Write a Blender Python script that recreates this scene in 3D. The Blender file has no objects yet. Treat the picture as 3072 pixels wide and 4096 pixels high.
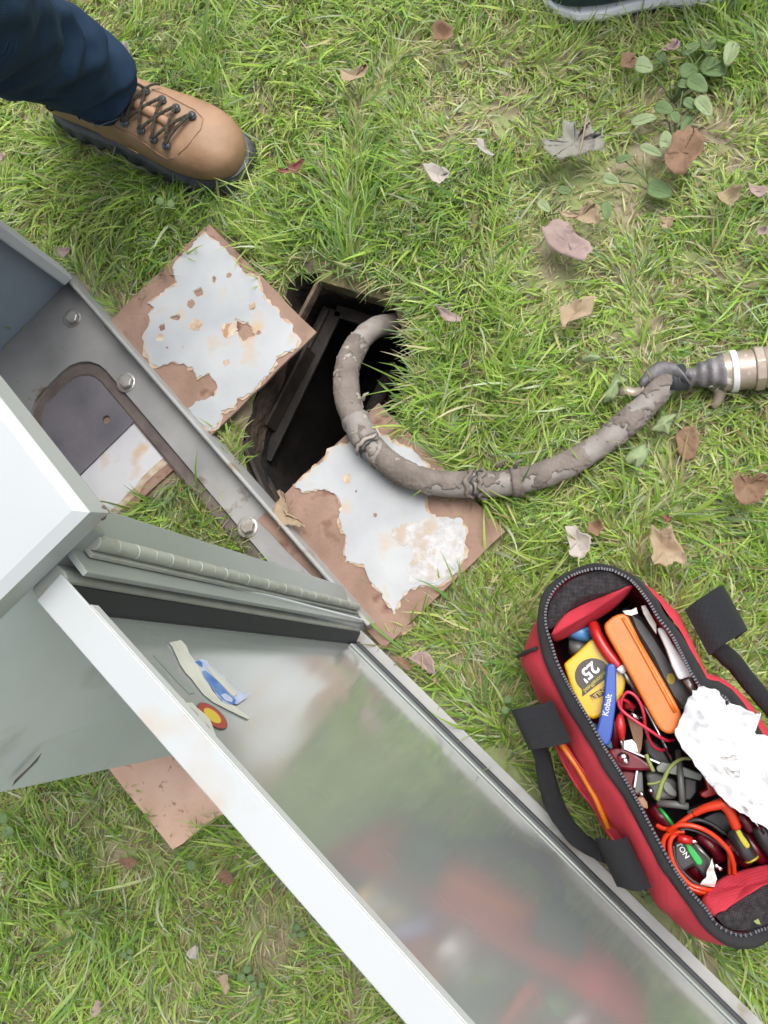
import bpy, bmesh, math, random
import numpy as np
from mathutils import Vector, Matrix, noise
from mathutils.bvhtree import BVHTree

random.seed(7)
rng = np.random.default_rng(11)
S = bpy.context.scene
COL = S.collection

# ------------------------------------------------------------------ camera
F, CX, CY = 3350.0, 1536.0, 2048.0          # focal length and centre in photo pixels
CAMH = 1.10
dn = np.array([2352.0 - CX, -(2655.0 - CY), -F]); dn /= np.linalg.norm(dn)
Zw = -dn
Xw = np.array([1.0, 0, 0]) - Zw * Zw[0]; Xw /= np.linalg.norm(Xw)
Yw = np.cross(Zw, Xw)
R = np.array([Xw, Yw, Zw])
cam_d = bpy.data.cameras.new('camera')
cam = bpy.data.objects.new('camera', cam_d); COL.objects.link(cam)
M = Matrix([list(R[0]) + [0], list(R[1]) + [0], list(R[2]) + [CAMH], [0, 0, 0, 1]])
cam.matrix_world = M
cam_d.sensor_fit = 'VERTICAL'; cam_d.sensor_height = 36.0; cam_d.sensor_width = 27.0
cam_d.lens = F / 4096.0 * 36.0
cam_d.clip_start = 0.02; cam_d.clip_end = 500
S.camera = cam

# ------------------------------------------------------------------ light
SUN_EL, SUN_AZ = math.radians(66), math.radians(38)   # soft sun through thin cloud
W = bpy.data.worlds.new('World'); S.world = W; W.use_nodes = True
nt = W.node_tree; nt.nodes.clear()
wo = nt.nodes.new('ShaderNodeOutputWorld'); wb = nt.nodes.new('ShaderNodeBackground')
sky = nt.nodes.new('ShaderNodeTexSky'); sky.sky_type = 'NISHITA'; sky.sun_disc = False
sky.sun_elevation = SUN_EL; sky.sun_rotation = SUN_AZ
sky.air_density = 0.7; sky.dust_density = 4.0; sky.ozone_density = 0.6
wb.inputs['Strength'].default_value = 0.15
hs = nt.nodes.new('ShaderNodeHueSaturation'); hs.inputs['Saturation'].default_value = 0.35   # thin cloud whitens the sky
nt.links.new(sky.outputs[0], hs.inputs['Color']); nt.links.new(hs.outputs[0], wb.inputs[0]); nt.links.new(wb.outputs[0], wo.inputs[0])
sd = bpy.data.lights.new('sun', 'SUN'); sd.energy = 0.8; sd.angle = math.radians(40); sd.color = (1.0, 0.96, 0.9)
sun = bpy.data.objects.new('sun', sd); COL.objects.link(sun)
sdir = Vector((math.sin(SUN_AZ) * math.cos(SUN_EL), math.cos(SUN_AZ) * math.cos(SUN_EL), math.sin(SUN_EL)))
sun.rotation_euler = sdir.to_track_quat('Z', 'Y').to_euler(); sun.location = (0, 0, 5)
S.view_settings.view_transform = 'Standard'; S.view_settings.look = 'None'
S.view_settings.exposure = 1.3; S.view_settings.gamma = 1.0
S.render.resolution_x = 768; S.render.resolution_y = 1024

# ------------------------------------------------------------------ helpers
def setz_(pts, z): return [Vector((p.x, p.y, z)) for p in pts]
def P(px, py, z=0.0):
    """point of the real place at height z that the photograph shows at pixel px, py"""
    v = R @ np.array([px - CX, -(py - CY), -F])
    t = (z - CAMH) / v[2]
    return Vector((v[0] * t, v[1] * t, z))
def PP(pts, z=0.0, o=(0, 0), s=1.0):
    return [P(o[0] + x / s, o[1] + y / s, z) for x, y in pts]

def tag(o, label=None, cat=None, group=None, kind=None):
    if label: o['label'] = label
    if cat: o['category'] = cat
    if group: o['group'] = group
    if kind: o['kind'] = kind
    return o
def thing(name, loc, label, cat, group=None):
    o = bpy.data.objects.new(name, None); COL.objects.link(o)
    o.location = loc; o.empty_display_size = 0.03
    return tag(o, label, cat, group)
def root_loc(p):
    v = Vector((0, 0, 0))
    while p is not None:
        v = v + Vector(p.location); p = p.parent
    return v
def mesh_obj(name, verts, faces, mat, parent=None, smooth=False, label=None):
    """verts in world coordinates"""
    off = root_loc(parent)
    loc = Vector((0, 0, 0))
    vs = [Vector(v) for v in verts]
    if parent is None:
        n = len(vs)
        c = Vector((sum(v.x for v in vs) / n, sum(v.y for v in vs) / n, min(v.z for v in vs)))
        off = c; loc = c
    me = bpy.data.meshes.new(name)
    me.from_pydata([tuple(v - off) for v in vs], [], [tuple(f) for f in faces])
    me.update()
    o = bpy.data.objects.new(name, me); COL.objects.link(o)
    o.location = loc
    if parent is not None: o.parent = parent
    if mat: me.materials.append(mat)
    bm = bmesh.new(); bm.from_mesh(me); bmesh.ops.recalc_face_normals(bm, faces=bm.faces); bm.to_mesh(me); bm.free()
    if smooth: me.polygons.foreach_set('use_smooth', [True] * len(me.polygons))
    if label: o['label'] = label
    return o
def bevel(o, w, n=2):
    m = o.modifiers.new('bevel', 'BEVEL'); m.width = w; m.segments = n; m.limit_method = 'ANGLE'; m.angle_limit = math.radians(40)
    return o
def smooth_angle(o):
    o.data.polygons.foreach_set('use_smooth', [True] * len(o.data.polygons))
    me = o.data
    bm = bmesh.new(); bm.from_mesh(me)
    for e in bm.edges:
        if len(e.link_faces) == 2 and e.calc_face_angle(0) > math.radians(38): e.smooth = False
    bm.to_mesh(me); bm.free(); return o

def prism(name, top, thick, mat, parent=None, bev=0.0, down=Vector((0, 0, -1)), label=None, seg=2):
    n = len(top)
    vs = [Vector(p) for p in top] + [Vector(p) + down * thick for p in top]
    fs = [list(range(n)), list(range(2 * n - 1, n - 1, -1))] + [[i, i + n, (i + 1) % n + n, (i + 1) % n] for i in range(n)]
    o = mesh_obj(name, vs, fs, mat, parent, label=label)
    if bev: bevel(o, bev, seg)
    return o
def box8(name, c, mat, parent=None, bev=0.0, label=None):
    """c: 8 corners, bottom 4 then top 4"""
    fs = [(0, 3, 2, 1), (4, 5, 6, 7), (0, 1, 5, 4), (1, 2, 6, 5), (2, 3, 7, 6), (3, 0, 4, 7)]
    o = mesh_obj(name, c, fs, mat, parent, label=label)
    if bev: bevel(o, bev)
    return o
def catmull(pts, n=6):
    pts = [Vector(p) for p in pts]
    out = []
    q = [pts[0] * 2 - pts[1]] + pts + [pts[-1] * 2 - pts[-2]]
    for i in range(1, len(q) - 2):
        a, b, c, d = q[i - 1], q[i], q[i + 1], q[i + 2]
        for k in range(n):
            t = k / n
            out.append(0.5 * ((2 * b) + (c - a) * t + (2 * a - 5 * b + 4 * c - d) * t * t + (3 * b - a - 3 * c + d) * t ** 3))
    out.append(pts[-1])
    return out
def loft(name, rings, mat, parent=None, smooth=True, cap=True, label=None, closed=True):
    n = len(rings[0]); vs = [v for r in rings for v in r]; fs = []
    for i in range(len(rings) - 1):
        for j in range(n if closed else n - 1):
            k = (j + 1) % n
            fs.append((i * n + j, i * n + k, (i + 1) * n + k, (i + 1) * n + j))
    if cap:
        fs.append(list(range(n - 1, -1, -1))); fs.append([(len(rings) - 1) * n + j for j in range(n)])
    return mesh_obj(name, vs, fs, mat, parent, smooth, label)
def tube_rings(path, rad, n=12, nz=0.0, nscale=60.0, seed=0.0):
    path = [Vector(p) for p in path]
    rings = []
    up = Vector((0, 0, 1))
    for i, p in enumerate(path):
        a = path[max(0, i - 1)]; b = path[min(len(path) - 1, i + 1)]
        t = (b - a).normalized()
        if i == 0:
            s = t.cross(up)
            if s.length < 1e-3: s = t.cross(Vector((1, 0, 0)))
        else:
            s = prev - t * prev.dot(t)
        s.normalize(); prev = s; u = s.cross(t).normalized()
        r = rad(i / (len(path) - 1)) if callable(rad) else rad
        ring = []
        for k in range(n):
            an = 2 * math.pi * k / n
            dd = s * math.cos(an) + u * math.sin(an)
            rr = r
            if nz: rr += nz * noise.noise((p + dd * r) * nscale + Vector((seed, 0, 0)))
            ring.append(p + dd * rr)
        rings.append(ring)
    return rings
def tube(name, path, rad, mat, parent=None, n=12, label=None, nz=0.0, nscale=60.0):
    return loft(name, tube_rings(path, rad, n, nz, nscale), mat, parent, label=label)
def join_meshes(name, parts, mat, parent=None, smooth=False):
    vs, fs = [], []
    for v, f in parts:
        k = len(vs); vs += list(v); fs += [tuple(i + k for i in ff) for ff in f]
    return mesh_obj(name, vs, fs, mat, parent, smooth)
def fan(name, outline, center, mat, parent=None, rings=5, zf=None, thick=0.0, smooth=True, label=None):
    """sheet from an outline star-shaped about center; zf(u, world point) lifts it"""
    n = len(outline); vs = []; fs = []
    c = Vector(center)
    vs.append(c + Vector((0, 0, zf(0, c) if zf else 0)))
    for r in range(1, rings + 1):
        u = r / rings
        for p in outline:
            q = c.lerp(Vector(p), u)
            if zf: q = q + Vector((0, 0, zf(u, q)))
            vs.append(q)
    for j in range(n): fs.append((0, 1 + j, 1 + (j + 1) % n))
    for r in range(rings - 1):
        a = 1 + r * n; b = a + n
        for j in range(n): fs.append((a + j, b + j, b + (j + 1) % n, a + (j + 1) % n))
    o = mesh_obj(name, vs, fs, mat, parent, smooth, label)
    if thick:
        m = o.modifiers.new('thickness', 'SOLIDIFY'); m.thickness = thick; m.offset = 0
    return o
def rough(pts, amp, n=4, seed=0):
    """ragged version of an outline"""
    rr = random.Random(seed); out = []
    m = len(pts)
    for i in range(m):
        a, b = Vector(pts[i]), Vector(pts[(i + 1) % m])
        d = b - a; nn = Vector((-d.y, d.x, 0))
        if nn.length > 0: nn.normalize()
        L = d.length
        for k in range(n):
            t = k / n
            j = 0 if k == 0 else rr.uniform(-1, 1) * min(amp, L * 0.25)
            out.append(a + d * t + nn * j)
    return out
def filled(name, loops, z0, th, mat, parent=None, label=None):
    """flat sheet with holes: 2D curve filled, loops are world points"""
    off = root_loc(parent)
    cu = bpy.data.curves.new(name, 'CURVE'); cu.dimensions = '2D'; cu.fill_mode = 'BOTH'; cu.extrude = th / 2
    for lp in loops:
        sp = cu.splines.new('POLY'); sp.points.add(len(lp) - 1); sp.use_cyclic_u = True
        for i, p in enumerate(lp): sp.points[i].co = (p[0] - off.x, p[1] - off.y, 0, 1)
    tmp = bpy.data.objects.new('tmp', cu); COL.objects.link(tmp)
    bpy.context.view_layer.update()
    dg = bpy.context.evaluated_depsgraph_get()
    me = bpy.data.meshes.new_from_object(tmp.evaluated_get(dg)); me.name = name
    bpy.data.objects.remove(tmp); bpy.data.curves.remove(cu)
    o = bpy.data.objects.new(name, me); COL.objects.link(o); o.parent = parent
    me.transform(Matrix.Translation((0, 0, z0 + th / 2 - off.z)))
    me.materials.clear(); me.materials.append(mat)
    if label: o['label'] = label
    return o
def text(name, body, origin, xdir, ydir, size, mat, parent, ext=0.0003, align='CENTER', bold=0.0):
    cu = bpy.data.curves.new(name, 'FONT'); cu.body = body; cu.size = size; cu.extrude = ext
    cu.align_x = align; cu.align_y = 'CENTER'; cu.offset = bold; cu.resolution_u = 3
    tmp = bpy.data.objects.new('tmp', cu); COL.objects.link(tmp)
    bpy.context.view_layer.update()
    dg = bpy.context.evaluated_depsgraph_get()
    me = bpy.data.meshes.new_from_object(tmp.evaluated_get(dg)); me.name = name
    bpy.data.objects.remove(tmp); bpy.data.curves.remove(cu)
    x = Vector(xdir).normalized(); y = Vector(ydir); y = (y - x * y.dot(x)).normalized(); z = x.cross(y)
    o_ = Vector(origin) - root_loc(parent)
    me.transform(Matrix([[x.x, y.x, z.x, o_.x], [x.y, y.y, z.y, o_.y], [x.z, y.z, z.z, o_.z], [0, 0, 0, 1]]))
    o = bpy.data.objects.new(name, me); COL.objects.link(o); o.parent = parent
    me.materials.clear(); me.materials.append(mat)
    return o
def bvh_of(o):
    off = root_loc(o)
    me = o.data
    return BVHTree.FromPolygons([v.co + off for v in me.vertices], [tuple(p.vertices) for p in me.polygons])
def hit(px, py, bvh, z=0.1):
    o = Vector((0, 0, CAMH)); d = (P(px, py, 0) - o).normalized()
    loc, nrm, i, dist = bvh.ray_cast(o, d)
    if loc is None: return P(px, py, z), Vector((0, 0, 1))
    if nrm.dot(d) > 0: nrm = -nrm
    return loc, nrm

# ------------------------------------------------------------------ materials
def srgb(r, g, b):
    f = lambda c: c / 12.92 if c <= 0.04045 else ((c + 0.055) / 1.055) ** 2.4
    return (f(r / 255) * 0.6, f(g / 255) * 0.6, f(b / 255) * 0.6, 1)   # display value to paint value
def mat(name, c1, rough=0.6, c2=None, scale=8.0, metal=0.0, bump=0.0, bscale=60.0, detail=6.0, lo=0.35, hi=0.65, c3=None, s3=30.0, t3=0.62, w3=0.06, spec=0.5, trans=0.0, sheen=0.0, coat=0.0, distort=0.0, rvar=0.0):
    m = bpy.data.materials.new(name); m.use_nodes = True
    n = m.node_tree; b = n.nodes['Principled BSDF']
    b.inputs['Base Color'].default_value = c1; b.inputs['Roughness'].default_value = rough
    b.inputs['Metallic'].default_value = metal; b.inputs['Specular IOR Level'].default_value = spec
    if coat: b.inputs['Coat Weight'].default_value = coat; b.inputs['Coat Roughness'].default_value = 0.12
    if sheen: b.inputs['Sheen Weight'].default_value = sheen
    tc = n.nodes.new('ShaderNodeTexCoord')
    src = None
    if c2:
        nz = n.nodes.new('ShaderNodeTexNoise'); nz.inputs['Scale'].default_value = scale; nz.inputs['Detail'].default_value = detail; nz.inputs['Distortion'].default_value = distort
        n.links.new(tc.outputs['Object'], nz.inputs['Vector'])
        rp = n.nodes.new('ShaderNodeValToRGB'); rp.color_ramp.elements[0].position = lo; rp.color_ramp.elements[1].position = hi
        rp.color_ramp.elements[0].color = c1; rp.color_ramp.elements[1].color = c2
        n.links.new(nz.outputs['Fac'], rp.inputs['Fac']); src = rp.outputs['Color']
        if c3:
            nz3 = n.nodes.new('ShaderNodeTexNoise'); nz3.inputs['Scale'].default_value = s3; nz3.inputs['Detail'].default_value = 4
            n.links.new(tc.outputs['Object'], nz3.inputs['Vector'])
            r3 = n.nodes.new('ShaderNodeValToRGB'); r3.color_ramp.elements[0].position = t3; r3.color_ramp.elements[1].position = t3 + w3
            n.links.new(nz3.outputs['Fac'], r3.inputs['Fac'])
            mx = n.nodes.new('ShaderNodeMix'); mx.data_type = 'RGBA'
            n.links.new(r3.outputs['Color'], mx.inputs['Factor']); n.links.new(src, mx.inputs['A']); mx.inputs['B'].default_value = c3
            src = mx.outputs['Result']
        n.links.new(src, b.inputs['Base Color'])
        if rvar:
            mr = n.nodes.new('ShaderNodeMapRange'); mr.inputs['To Min'].default_value = rough - rvar; mr.inputs['To Max'].default_value = rough + rvar
            n.links.new(nz.outputs['Fac'], mr.inputs['Value']); n.links.new(mr.outputs['Result'], b.inputs['Roughness'])
    if bump:
        nb = n.nodes.new('ShaderNodeTexNoise'); nb.inputs['Scale'].default_value = bscale; nb.inputs['Detail'].default_value = 8
        n.links.new(tc.outputs['Object'], nb.inputs['Vector'])
        bp = n.nodes.new('ShaderNodeBump'); bp.inputs['Strength'].default_value = 1.0; bp.inputs['Distance'].default_value = bump
        n.links.new(nb.outputs['Fac'], bp.inputs['Height']); n.links.new(bp.outputs['Normal'], b.inputs['Normal'])
    if trans:
        tr = n.nodes.new('ShaderNodeBsdfTranslucent')
        if src: n.links.new(src, tr.inputs['Color'])
        else: tr.inputs['Color'].default_value = c1
        ms = n.nodes.new('ShaderNodeMixShader'); ms.inputs[0].default_value = trans
        n.links.new(b.outputs[0], ms.inputs[1]); n.links.new(tr.outputs[0], ms.inputs[2])
        n.links.new(ms.outputs[0], n.nodes['Material Output'].inputs['Surface'])
    return m
def weave(m, scale, depth):
    """fine woven relief"""
    n = m.node_tree; b = n.nodes['Principled BSDF']
    tc = n.nodes.new('ShaderNodeTexCoord')
    w1 = n.nodes.new('ShaderNodeTexWave'); w1.inputs['Scale'].default_value = scale; w1.bands_direction = 'X'
    w2 = n.nodes.new('ShaderNodeTexWave'); w2.inputs['Scale'].default_value = scale; w2.bands_direction = 'Y'
    for w_ in (w1, w2): n.links.new(tc.outputs['Object'], w_.inputs['Vector']); w_.inputs['Distortion'].default_value = 1.5
    ad = n.nodes.new('ShaderNodeMath'); n.links.new(w1.outputs['Fac'], ad.inputs[0]); n.links.new(w2.outputs['Fac'], ad.inputs[1])
    bp = n.nodes.new('ShaderNodeBump'); bp.inputs['Distance'].default_value = depth
    n.links.new(ad.outputs[0], bp.inputs['Height'])
    n.links.new(bp.outputs['Normal'], b.inputs['Normal'])
    return m

M_soil = mat('soil', (0.15, 0.12, 0.08, 1), 0.95, (0.23, 0.195, 0.13, 1), 9, bump=0.006, bscale=45, c3=(0.20, 0.24, 0.09, 1), s3=25, t3=0.42, w3=0.15)
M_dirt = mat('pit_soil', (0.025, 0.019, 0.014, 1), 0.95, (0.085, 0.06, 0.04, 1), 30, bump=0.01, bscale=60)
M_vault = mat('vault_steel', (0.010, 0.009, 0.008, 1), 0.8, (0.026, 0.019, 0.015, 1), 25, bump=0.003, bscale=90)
M_rimrust = mat('rusty_rim', (0.04, 0.028, 0.018, 1), 0.85, (0.15, 0.105, 0.07, 1), 45, bump=0.003, bscale=120, c3=(0.10, 0.11, 0.05, 1), s3=22, t3=0.55)
M_moss = mat('mossy_rim', (0.07, 0.055, 0.03, 1), 0.9, (0.19, 0.175, 0.075, 1), 40, bump=0.004, bscale=80)
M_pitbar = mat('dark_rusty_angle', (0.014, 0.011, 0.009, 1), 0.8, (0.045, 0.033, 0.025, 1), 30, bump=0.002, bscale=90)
M_wpl = mat('white_inner_plate', (0.42, 0.42, 0.44, 1), 0.4, (0.50, 0.50, 0.51, 1), 10, c3=(0.45, 0.34, 0.24, 1), s3=22, t3=0.6, w3=0.12)
M_rust = mat('rust', (0.17, 0.105, 0.075, 1), 0.8, (0.27, 0.175, 0.13, 1), 16, bump=0.0010, bscale=160, lo=0.3, hi=0.7, c3=(0.115, 0.045, 0.028, 1), s3=34, t3=0.56, w3=0.16)
M_rustl = mat('light_rust', (0.42, 0.26, 0.18, 1), 0.75, (0.50, 0.34, 0.25, 1), 12, bump=0.0008, bscale=200, c3=(0.30, 0.16, 0.11, 1), s3=95, t3=0.64)
M_primer = mat('stained_paint_edge', (0.30, 0.20, 0.12, 1), 0.7, (0.44, 0.38, 0.30, 1), 60, bump=0.001, bscale=160, c3=(0.30, 0.16, 0.08, 1), s3=50, t3=0.6)
M_paint = mat('flaking_grey_paint', (0.28, 0.297, 0.308, 1), 0.45, (0.35, 0.365, 0.372, 1), 10, bump=0.0012, bscale=30, c3=(0.38, 0.27, 0.15, 1), s3=20, t3=0.585, rvar=0.08, w3=0.17)
M_chalk = mat('chalky_paint', (0.31, 0.305, 0.30, 1), 0.6, (0.42, 0.42, 0.43, 1), 70, bump=0.002, bscale=90, c3=(0.33, 0.28, 0.22, 1), s3=45, t3=0.52, w3=0.12)
M_grey = mat('cabinet_grey_paint', (0.20, 0.225, 0.21, 1), 0.38, (0.25, 0.275, 0.26, 1), 5, bump=0.0006, bscale=20, c3=(0.24, 0.22, 0.18, 1), s3=38, t3=0.70, rvar=0.06)
M_greyl = mat('cabinet_light_paint', (0.38, 0.395, 0.40, 1), 0.4, (0.44, 0.455, 0.46, 1), 6, bump=0.0005, bscale=30, c3=(0.40, 0.37, 0.32, 1), s3=18, t3=0.70)
M_side = mat('side_wall_paint', (0.46, 0.50, 0.50, 1), 0.4, (0.54, 0.57, 0.575, 1), 4, bump=0.0005, bscale=12, c3=(0.42, 0.43, 0.42, 1), s3=18, t3=0.6, w3=0.15)
M_door = mat('door_panel_paint', (0.23, 0.26, 0.25, 1), 0.20, (0.27, 0.30, 0.29, 1), 3, bump=0.0006, bscale=4, rvar=0.05, spec=1.0, coat=1.0)
M_door.node_tree.nodes['Principled BSDF'].inputs['Coat IOR'].default_value = 2.0
M_roof = mat('roof_pale_paint', (0.315, 0.335, 0.335, 1), 0.4, (0.365, 0.38, 0.38, 1), 4, bump=0.0006, bscale=12, c3=(0.33, 0.29, 0.24, 1), s3=17, t3=0.62, w3=0.14)
M_galv = mat('dirty_floor_steel', (0.19, 0.19, 0.19, 1), 0.55, (0.28, 0.278, 0.272, 1), 10, bump=0.0006, bscale=60, c3=(0.15, 0.12, 0.09, 1), s3=22, t3=0.64, metal=0.2)
M_brown = mat('rusted_inner_rim', (0.075, 0.058, 0.052, 1), 0.7, (0.125, 0.10, 0.09, 1), 30, bump=0.0008, bscale=120)
M_intern = mat('cabinet_inside_blue_grey', (0.20, 0.24, 0.28, 1), 0.45, (0.24, 0.28, 0.32, 1), 6)
M_dplate = mat('shaded_plate_steel', (0.085, 0.08, 0.095, 1), 0.6, (0.135, 0.125, 0.14, 1), 14, bump=0.0005, bscale=80)  # shade inside the cabinet put into the plate colour
M_bolt = mat('zinc_bolt', (0.45, 0.45, 0.44, 1), 0.4, (0.34, 0.30, 0.26, 1), 60, metal=0.6, bump=0.0004, bscale=200)
M_gasket = mat('black_rubber', (0.018, 0.022, 0.026, 1), 0.6)
M_flange = mat('dull_flange_paint', (0.25, 0.255, 0.25, 1), 0.45, (0.30, 0.30, 0.285, 1), 14, bump=0.0006, bscale=60, c3=(0.20, 0.155, 0.11, 1), s3=24, t3=0.6, w3=0.15)
M_hinge = mat('hinge_paint', (0.24, 0.26, 0.23, 1), 0.5, (0.30, 0.315, 0.28, 1), 25, c3=(0.25, 0.20, 0.14, 1), s3=60, t3=0.60, w3=0.15)
M_stripe = mat('tape_residue', (0.19, 0.225, 0.20, 1), 0.5)
M_stk = mat('sticker_paper', (0.46, 0.465, 0.41, 1), 0.7, (0.38, 0.385, 0.34, 1), 45, bump=0.0006, bscale=80)
M_blue = mat('sticker_blue', srgb(70, 110, 190), 0.6, srgb(120, 160, 215), 70)
M_bluel = mat('sticker_pale_blue', srgb(210, 220, 240), 0.6, srgb(185, 200, 235), 90)
M_red_s = mat('sticker_red', srgb(175, 70, 62), 0.5)
M_yel_s = mat('sticker_yellow', srgb(225, 195, 70), 0.5)
M_dkedge = mat('sticker_dark_edge', (0.04, 0.05, 0.05, 1), 0.6)

M_mud = mat('dried_mud', (0.112, 0.093, 0.079, 1), 0.9, (0.16, 0.135, 0.116, 1), 32, bump=0.0022, bscale=90, lo=0.4, hi=0.6)
M_conduit = mat('muddy_grey_conduit', (0.175, 0.155, 0.138, 1), 0.75, (0.225, 0.205, 0.19, 1), 45, bump=0.001, bscale=110, c3=(0.20, 0.155, 0.125, 1), s3=60, t3=0.62)
M_flake = mat('pale_dry_mud', (0.27, 0.23, 0.20, 1), 0.9, (0.32, 0.28, 0.25, 1), 50)
M_tape = mat('black_electrical_tape', (0.05, 0.05, 0.055, 1), 0.45, (0.16, 0.15, 0.15, 1), 40, bump=0.002, bscale=80)
M_band = mat('grey_white_band', (0.62, 0.62, 0.62, 1), 0.4, (0.48, 0.47, 0.45, 1), 60)
M_brass = mat('dirty_brass_fitting', (0.36, 0.30, 0.24, 1), 0.38, (0.26, 0.21, 0.165, 1), 30, metal=0.35, bump=0.0008, bscale=90, c3=(0.62, 0.56, 0.48, 1), s3=40, t3=0.6)

M_denim = weave(mat('dark_blue_denim', (0.010, 0.026, 0.055, 1), 0.8, (0.022, 0.050, 0.098, 1), 14, sheen=0.0, spec=0.2), 420, 0.0004)
M_hem = mat('denim_hem_thread', (0.13, 0.17, 0.22, 1), 0.9)
M_leather = mat('tan_nubuck', (0.195, 0.112, 0.058, 1), 0.6, (0.285, 0.172, 0.098, 1), 16, bump=0.0022, bscale=34, lo=0.3, hi=0.7)
M_leatherd = mat('dark_tan_leather', (0.26, 0.14, 0.08, 1), 0.65, (0.33, 0.19, 0.11, 1), 18, bump=0.0006, bscale=140)
M_sole = mat('boot_rubber', (0.030, 0.036, 0.038, 1), 0.6, (0.06, 0.065, 0.062, 1), 40, bump=0.001, bscale=90)
M_welt = mat('grey_welt', (0.075, 0.085, 0.08, 1), 0.7)
M_lace = weave(mat('dark_lace', (0.035, 0.032, 0.022, 1), 0.8, (0.12, 0.10, 0.06, 1), 260), 900, 0.0004)
M_eye = mat('gunmetal_hook', (0.12, 0.13, 0.15, 1), 0.3, metal=0.8)
M_navy = mat('navy_sneaker_mesh', (0.012, 0.025, 0.045, 1), 0.7, (0.02, 0.05, 0.06, 1), 40)
M_white = mat('white_midsole', (0.75, 0.76, 0.78, 1), 0.5)
M_sdk = mat('dark_trousers', (0.02, 0.02, 0.025, 1), 0.9)

M_red = weave(mat('red_nylon', (0.50, 0.034, 0.055, 1), 0.6, (0.60, 0.048, 0.072, 1), 12, spec=0.3), 300, 0.0004)
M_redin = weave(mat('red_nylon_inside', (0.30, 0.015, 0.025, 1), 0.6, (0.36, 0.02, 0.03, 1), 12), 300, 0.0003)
M_blk = weave(mat('black_nylon', (0.022, 0.021, 0.024, 1), 0.6, (0.035, 0.033, 0.037, 1), 20), 330, 0.0006)
M_mesh = weave(mat('black_mesh_pocket', (0.02, 0.018, 0.02, 1), 0.6, (0.06, 0.05, 0.055, 1), 200), 220, 0.0012)
M_web = weave(mat('black_webbing', (0.018, 0.019, 0.023, 1), 0.6), 260, 0.001)
M_zip = mat('zipper_teeth', (0.06, 0.062, 0.075, 1), 0.4)
M_dark = mat('dark_plastic', (0.025, 0.023, 0.026, 1), 0.4)
M_darkg = mat('dark_grey_plastic', (0.09, 0.095, 0.09, 1), 0.45)
M_olive = mat('grey_green_plastic', (0.17, 0.19, 0.165, 1), 0.5)
M_yel = mat('yellow_plastic', srgb(240, 196, 12), 0.25, coat=0.3)
M_yeld = mat('yellow_print', srgb(200, 185, 30), 0.5)
M_lblk = mat('black_print', (0.03, 0.024, 0.02, 1), 0.45)
M_org = mat('orange_plastic', srgb(246, 118, 22), 0.35, srgb(248, 130, 35), 20, bump=0.0003, bscale=60)
M_bluep = mat('blue_plastic', srgb(32, 82, 176), 0.35)
M_sky = mat('sky_blue_plastic', srgb(92, 160, 220), 0.4)
M_teal = mat('teal_plastic', srgb(0, 110, 130), 0.4)
M_redp = mat('red_rubber', srgb(200, 32, 32), 0.32)
M_redd = mat('dark_red_plastic', srgb(120, 14, 34), 0.3)
M_cord = mat('orange_red_cable', srgb(232, 62, 22), 0.3)
M_pink = mat('red_wire', srgb(208, 40, 66), 0.35)
M_chrome = mat('chrome', (0.75, 0.75, 0.76, 1), 0.15, metal=1.0)
M_steel = mat('tool_steel', (0.42, 0.40, 0.38, 1), 0.3, (0.30, 0.28, 0.26, 1), 60, metal=0.8)
M_wht = mat('white_plastic', (0.75, 0.75, 0.75, 1), 0.5)
M_ltext = mat('pale_print', srgb(215, 220, 240), 0.5)
M_paper = mat('white_tissue', (0.55, 0.56, 0.58, 1), 0.8, (0.62, 0.62, 0.64, 1), 10, trans=0.15)
M_smudge = mat('grey_smudge_print', (0.22, 0.20, 0.19, 1), 0.8, (0.55, 0.54, 0.52, 1), 90)
M_scrap = mat('silver_paper', (0.50, 0.46, 0.42, 1), 0.5, (0.66, 0.63, 0.60, 1), 60, bump=0.002, bscale=100)
M_green = mat('green_plastic', srgb(28, 190, 80), 0.4)
M_pencil = mat('orange_yellow_paint', srgb(232, 130, 20), 0.4)

# ------------------------------------------------------------------ frames of the cabinet and its door
B0 = Vector((-0.2753, 0.0531, 0)); fd = Vector((0.66898729, -0.74327384, 0)); wd = Vector((-0.74327384, -0.66898729, 0))
def C(s, w, z): return B0 - fd * s + wd * w + Vector((0, 0, z))
CW, CD = 0.735, 0.235
ed = Vector((0.72830466, -0.68525347, 0)); md = Vector((0.68525347, 0.72830466, 0))
_c = P(1518, 2593, 0.03); _h = P(1428, 2506, 0.05)
D0 = _c + ed * ((_h - _c).dot(ed)); D0.z = 0
def D(r, m, z): return D0 + ed * r + md * m + Vector((0, 0, z))
def cbox(name, s0, s1, w0, w1, z0, z1, m, parent, bev=0.0015):
    return box8(name, [C(s0, w0, z0), C(s1, w0, z0), C(s1, w1, z0), C(s0, w1, z0), C(s0, w0, z1), C(s1, w0, z1), C(s1, w1, z1), C(s0, w1, z1)], m, parent, bev)
def dbox(name, r0, r1, m0, m1, z0, z1, mt, parent, bev=0.0012):
    return box8(name, [D(r0, m0, z0), D(r1, m0, z0), D(r1, m1, z0), D(r0, m1, z0), D(r0, m0, z1), D(r1, m0, z1), D(r1, m1, z1), D(r0, m1, z1)], mt, parent, bev)

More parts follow.
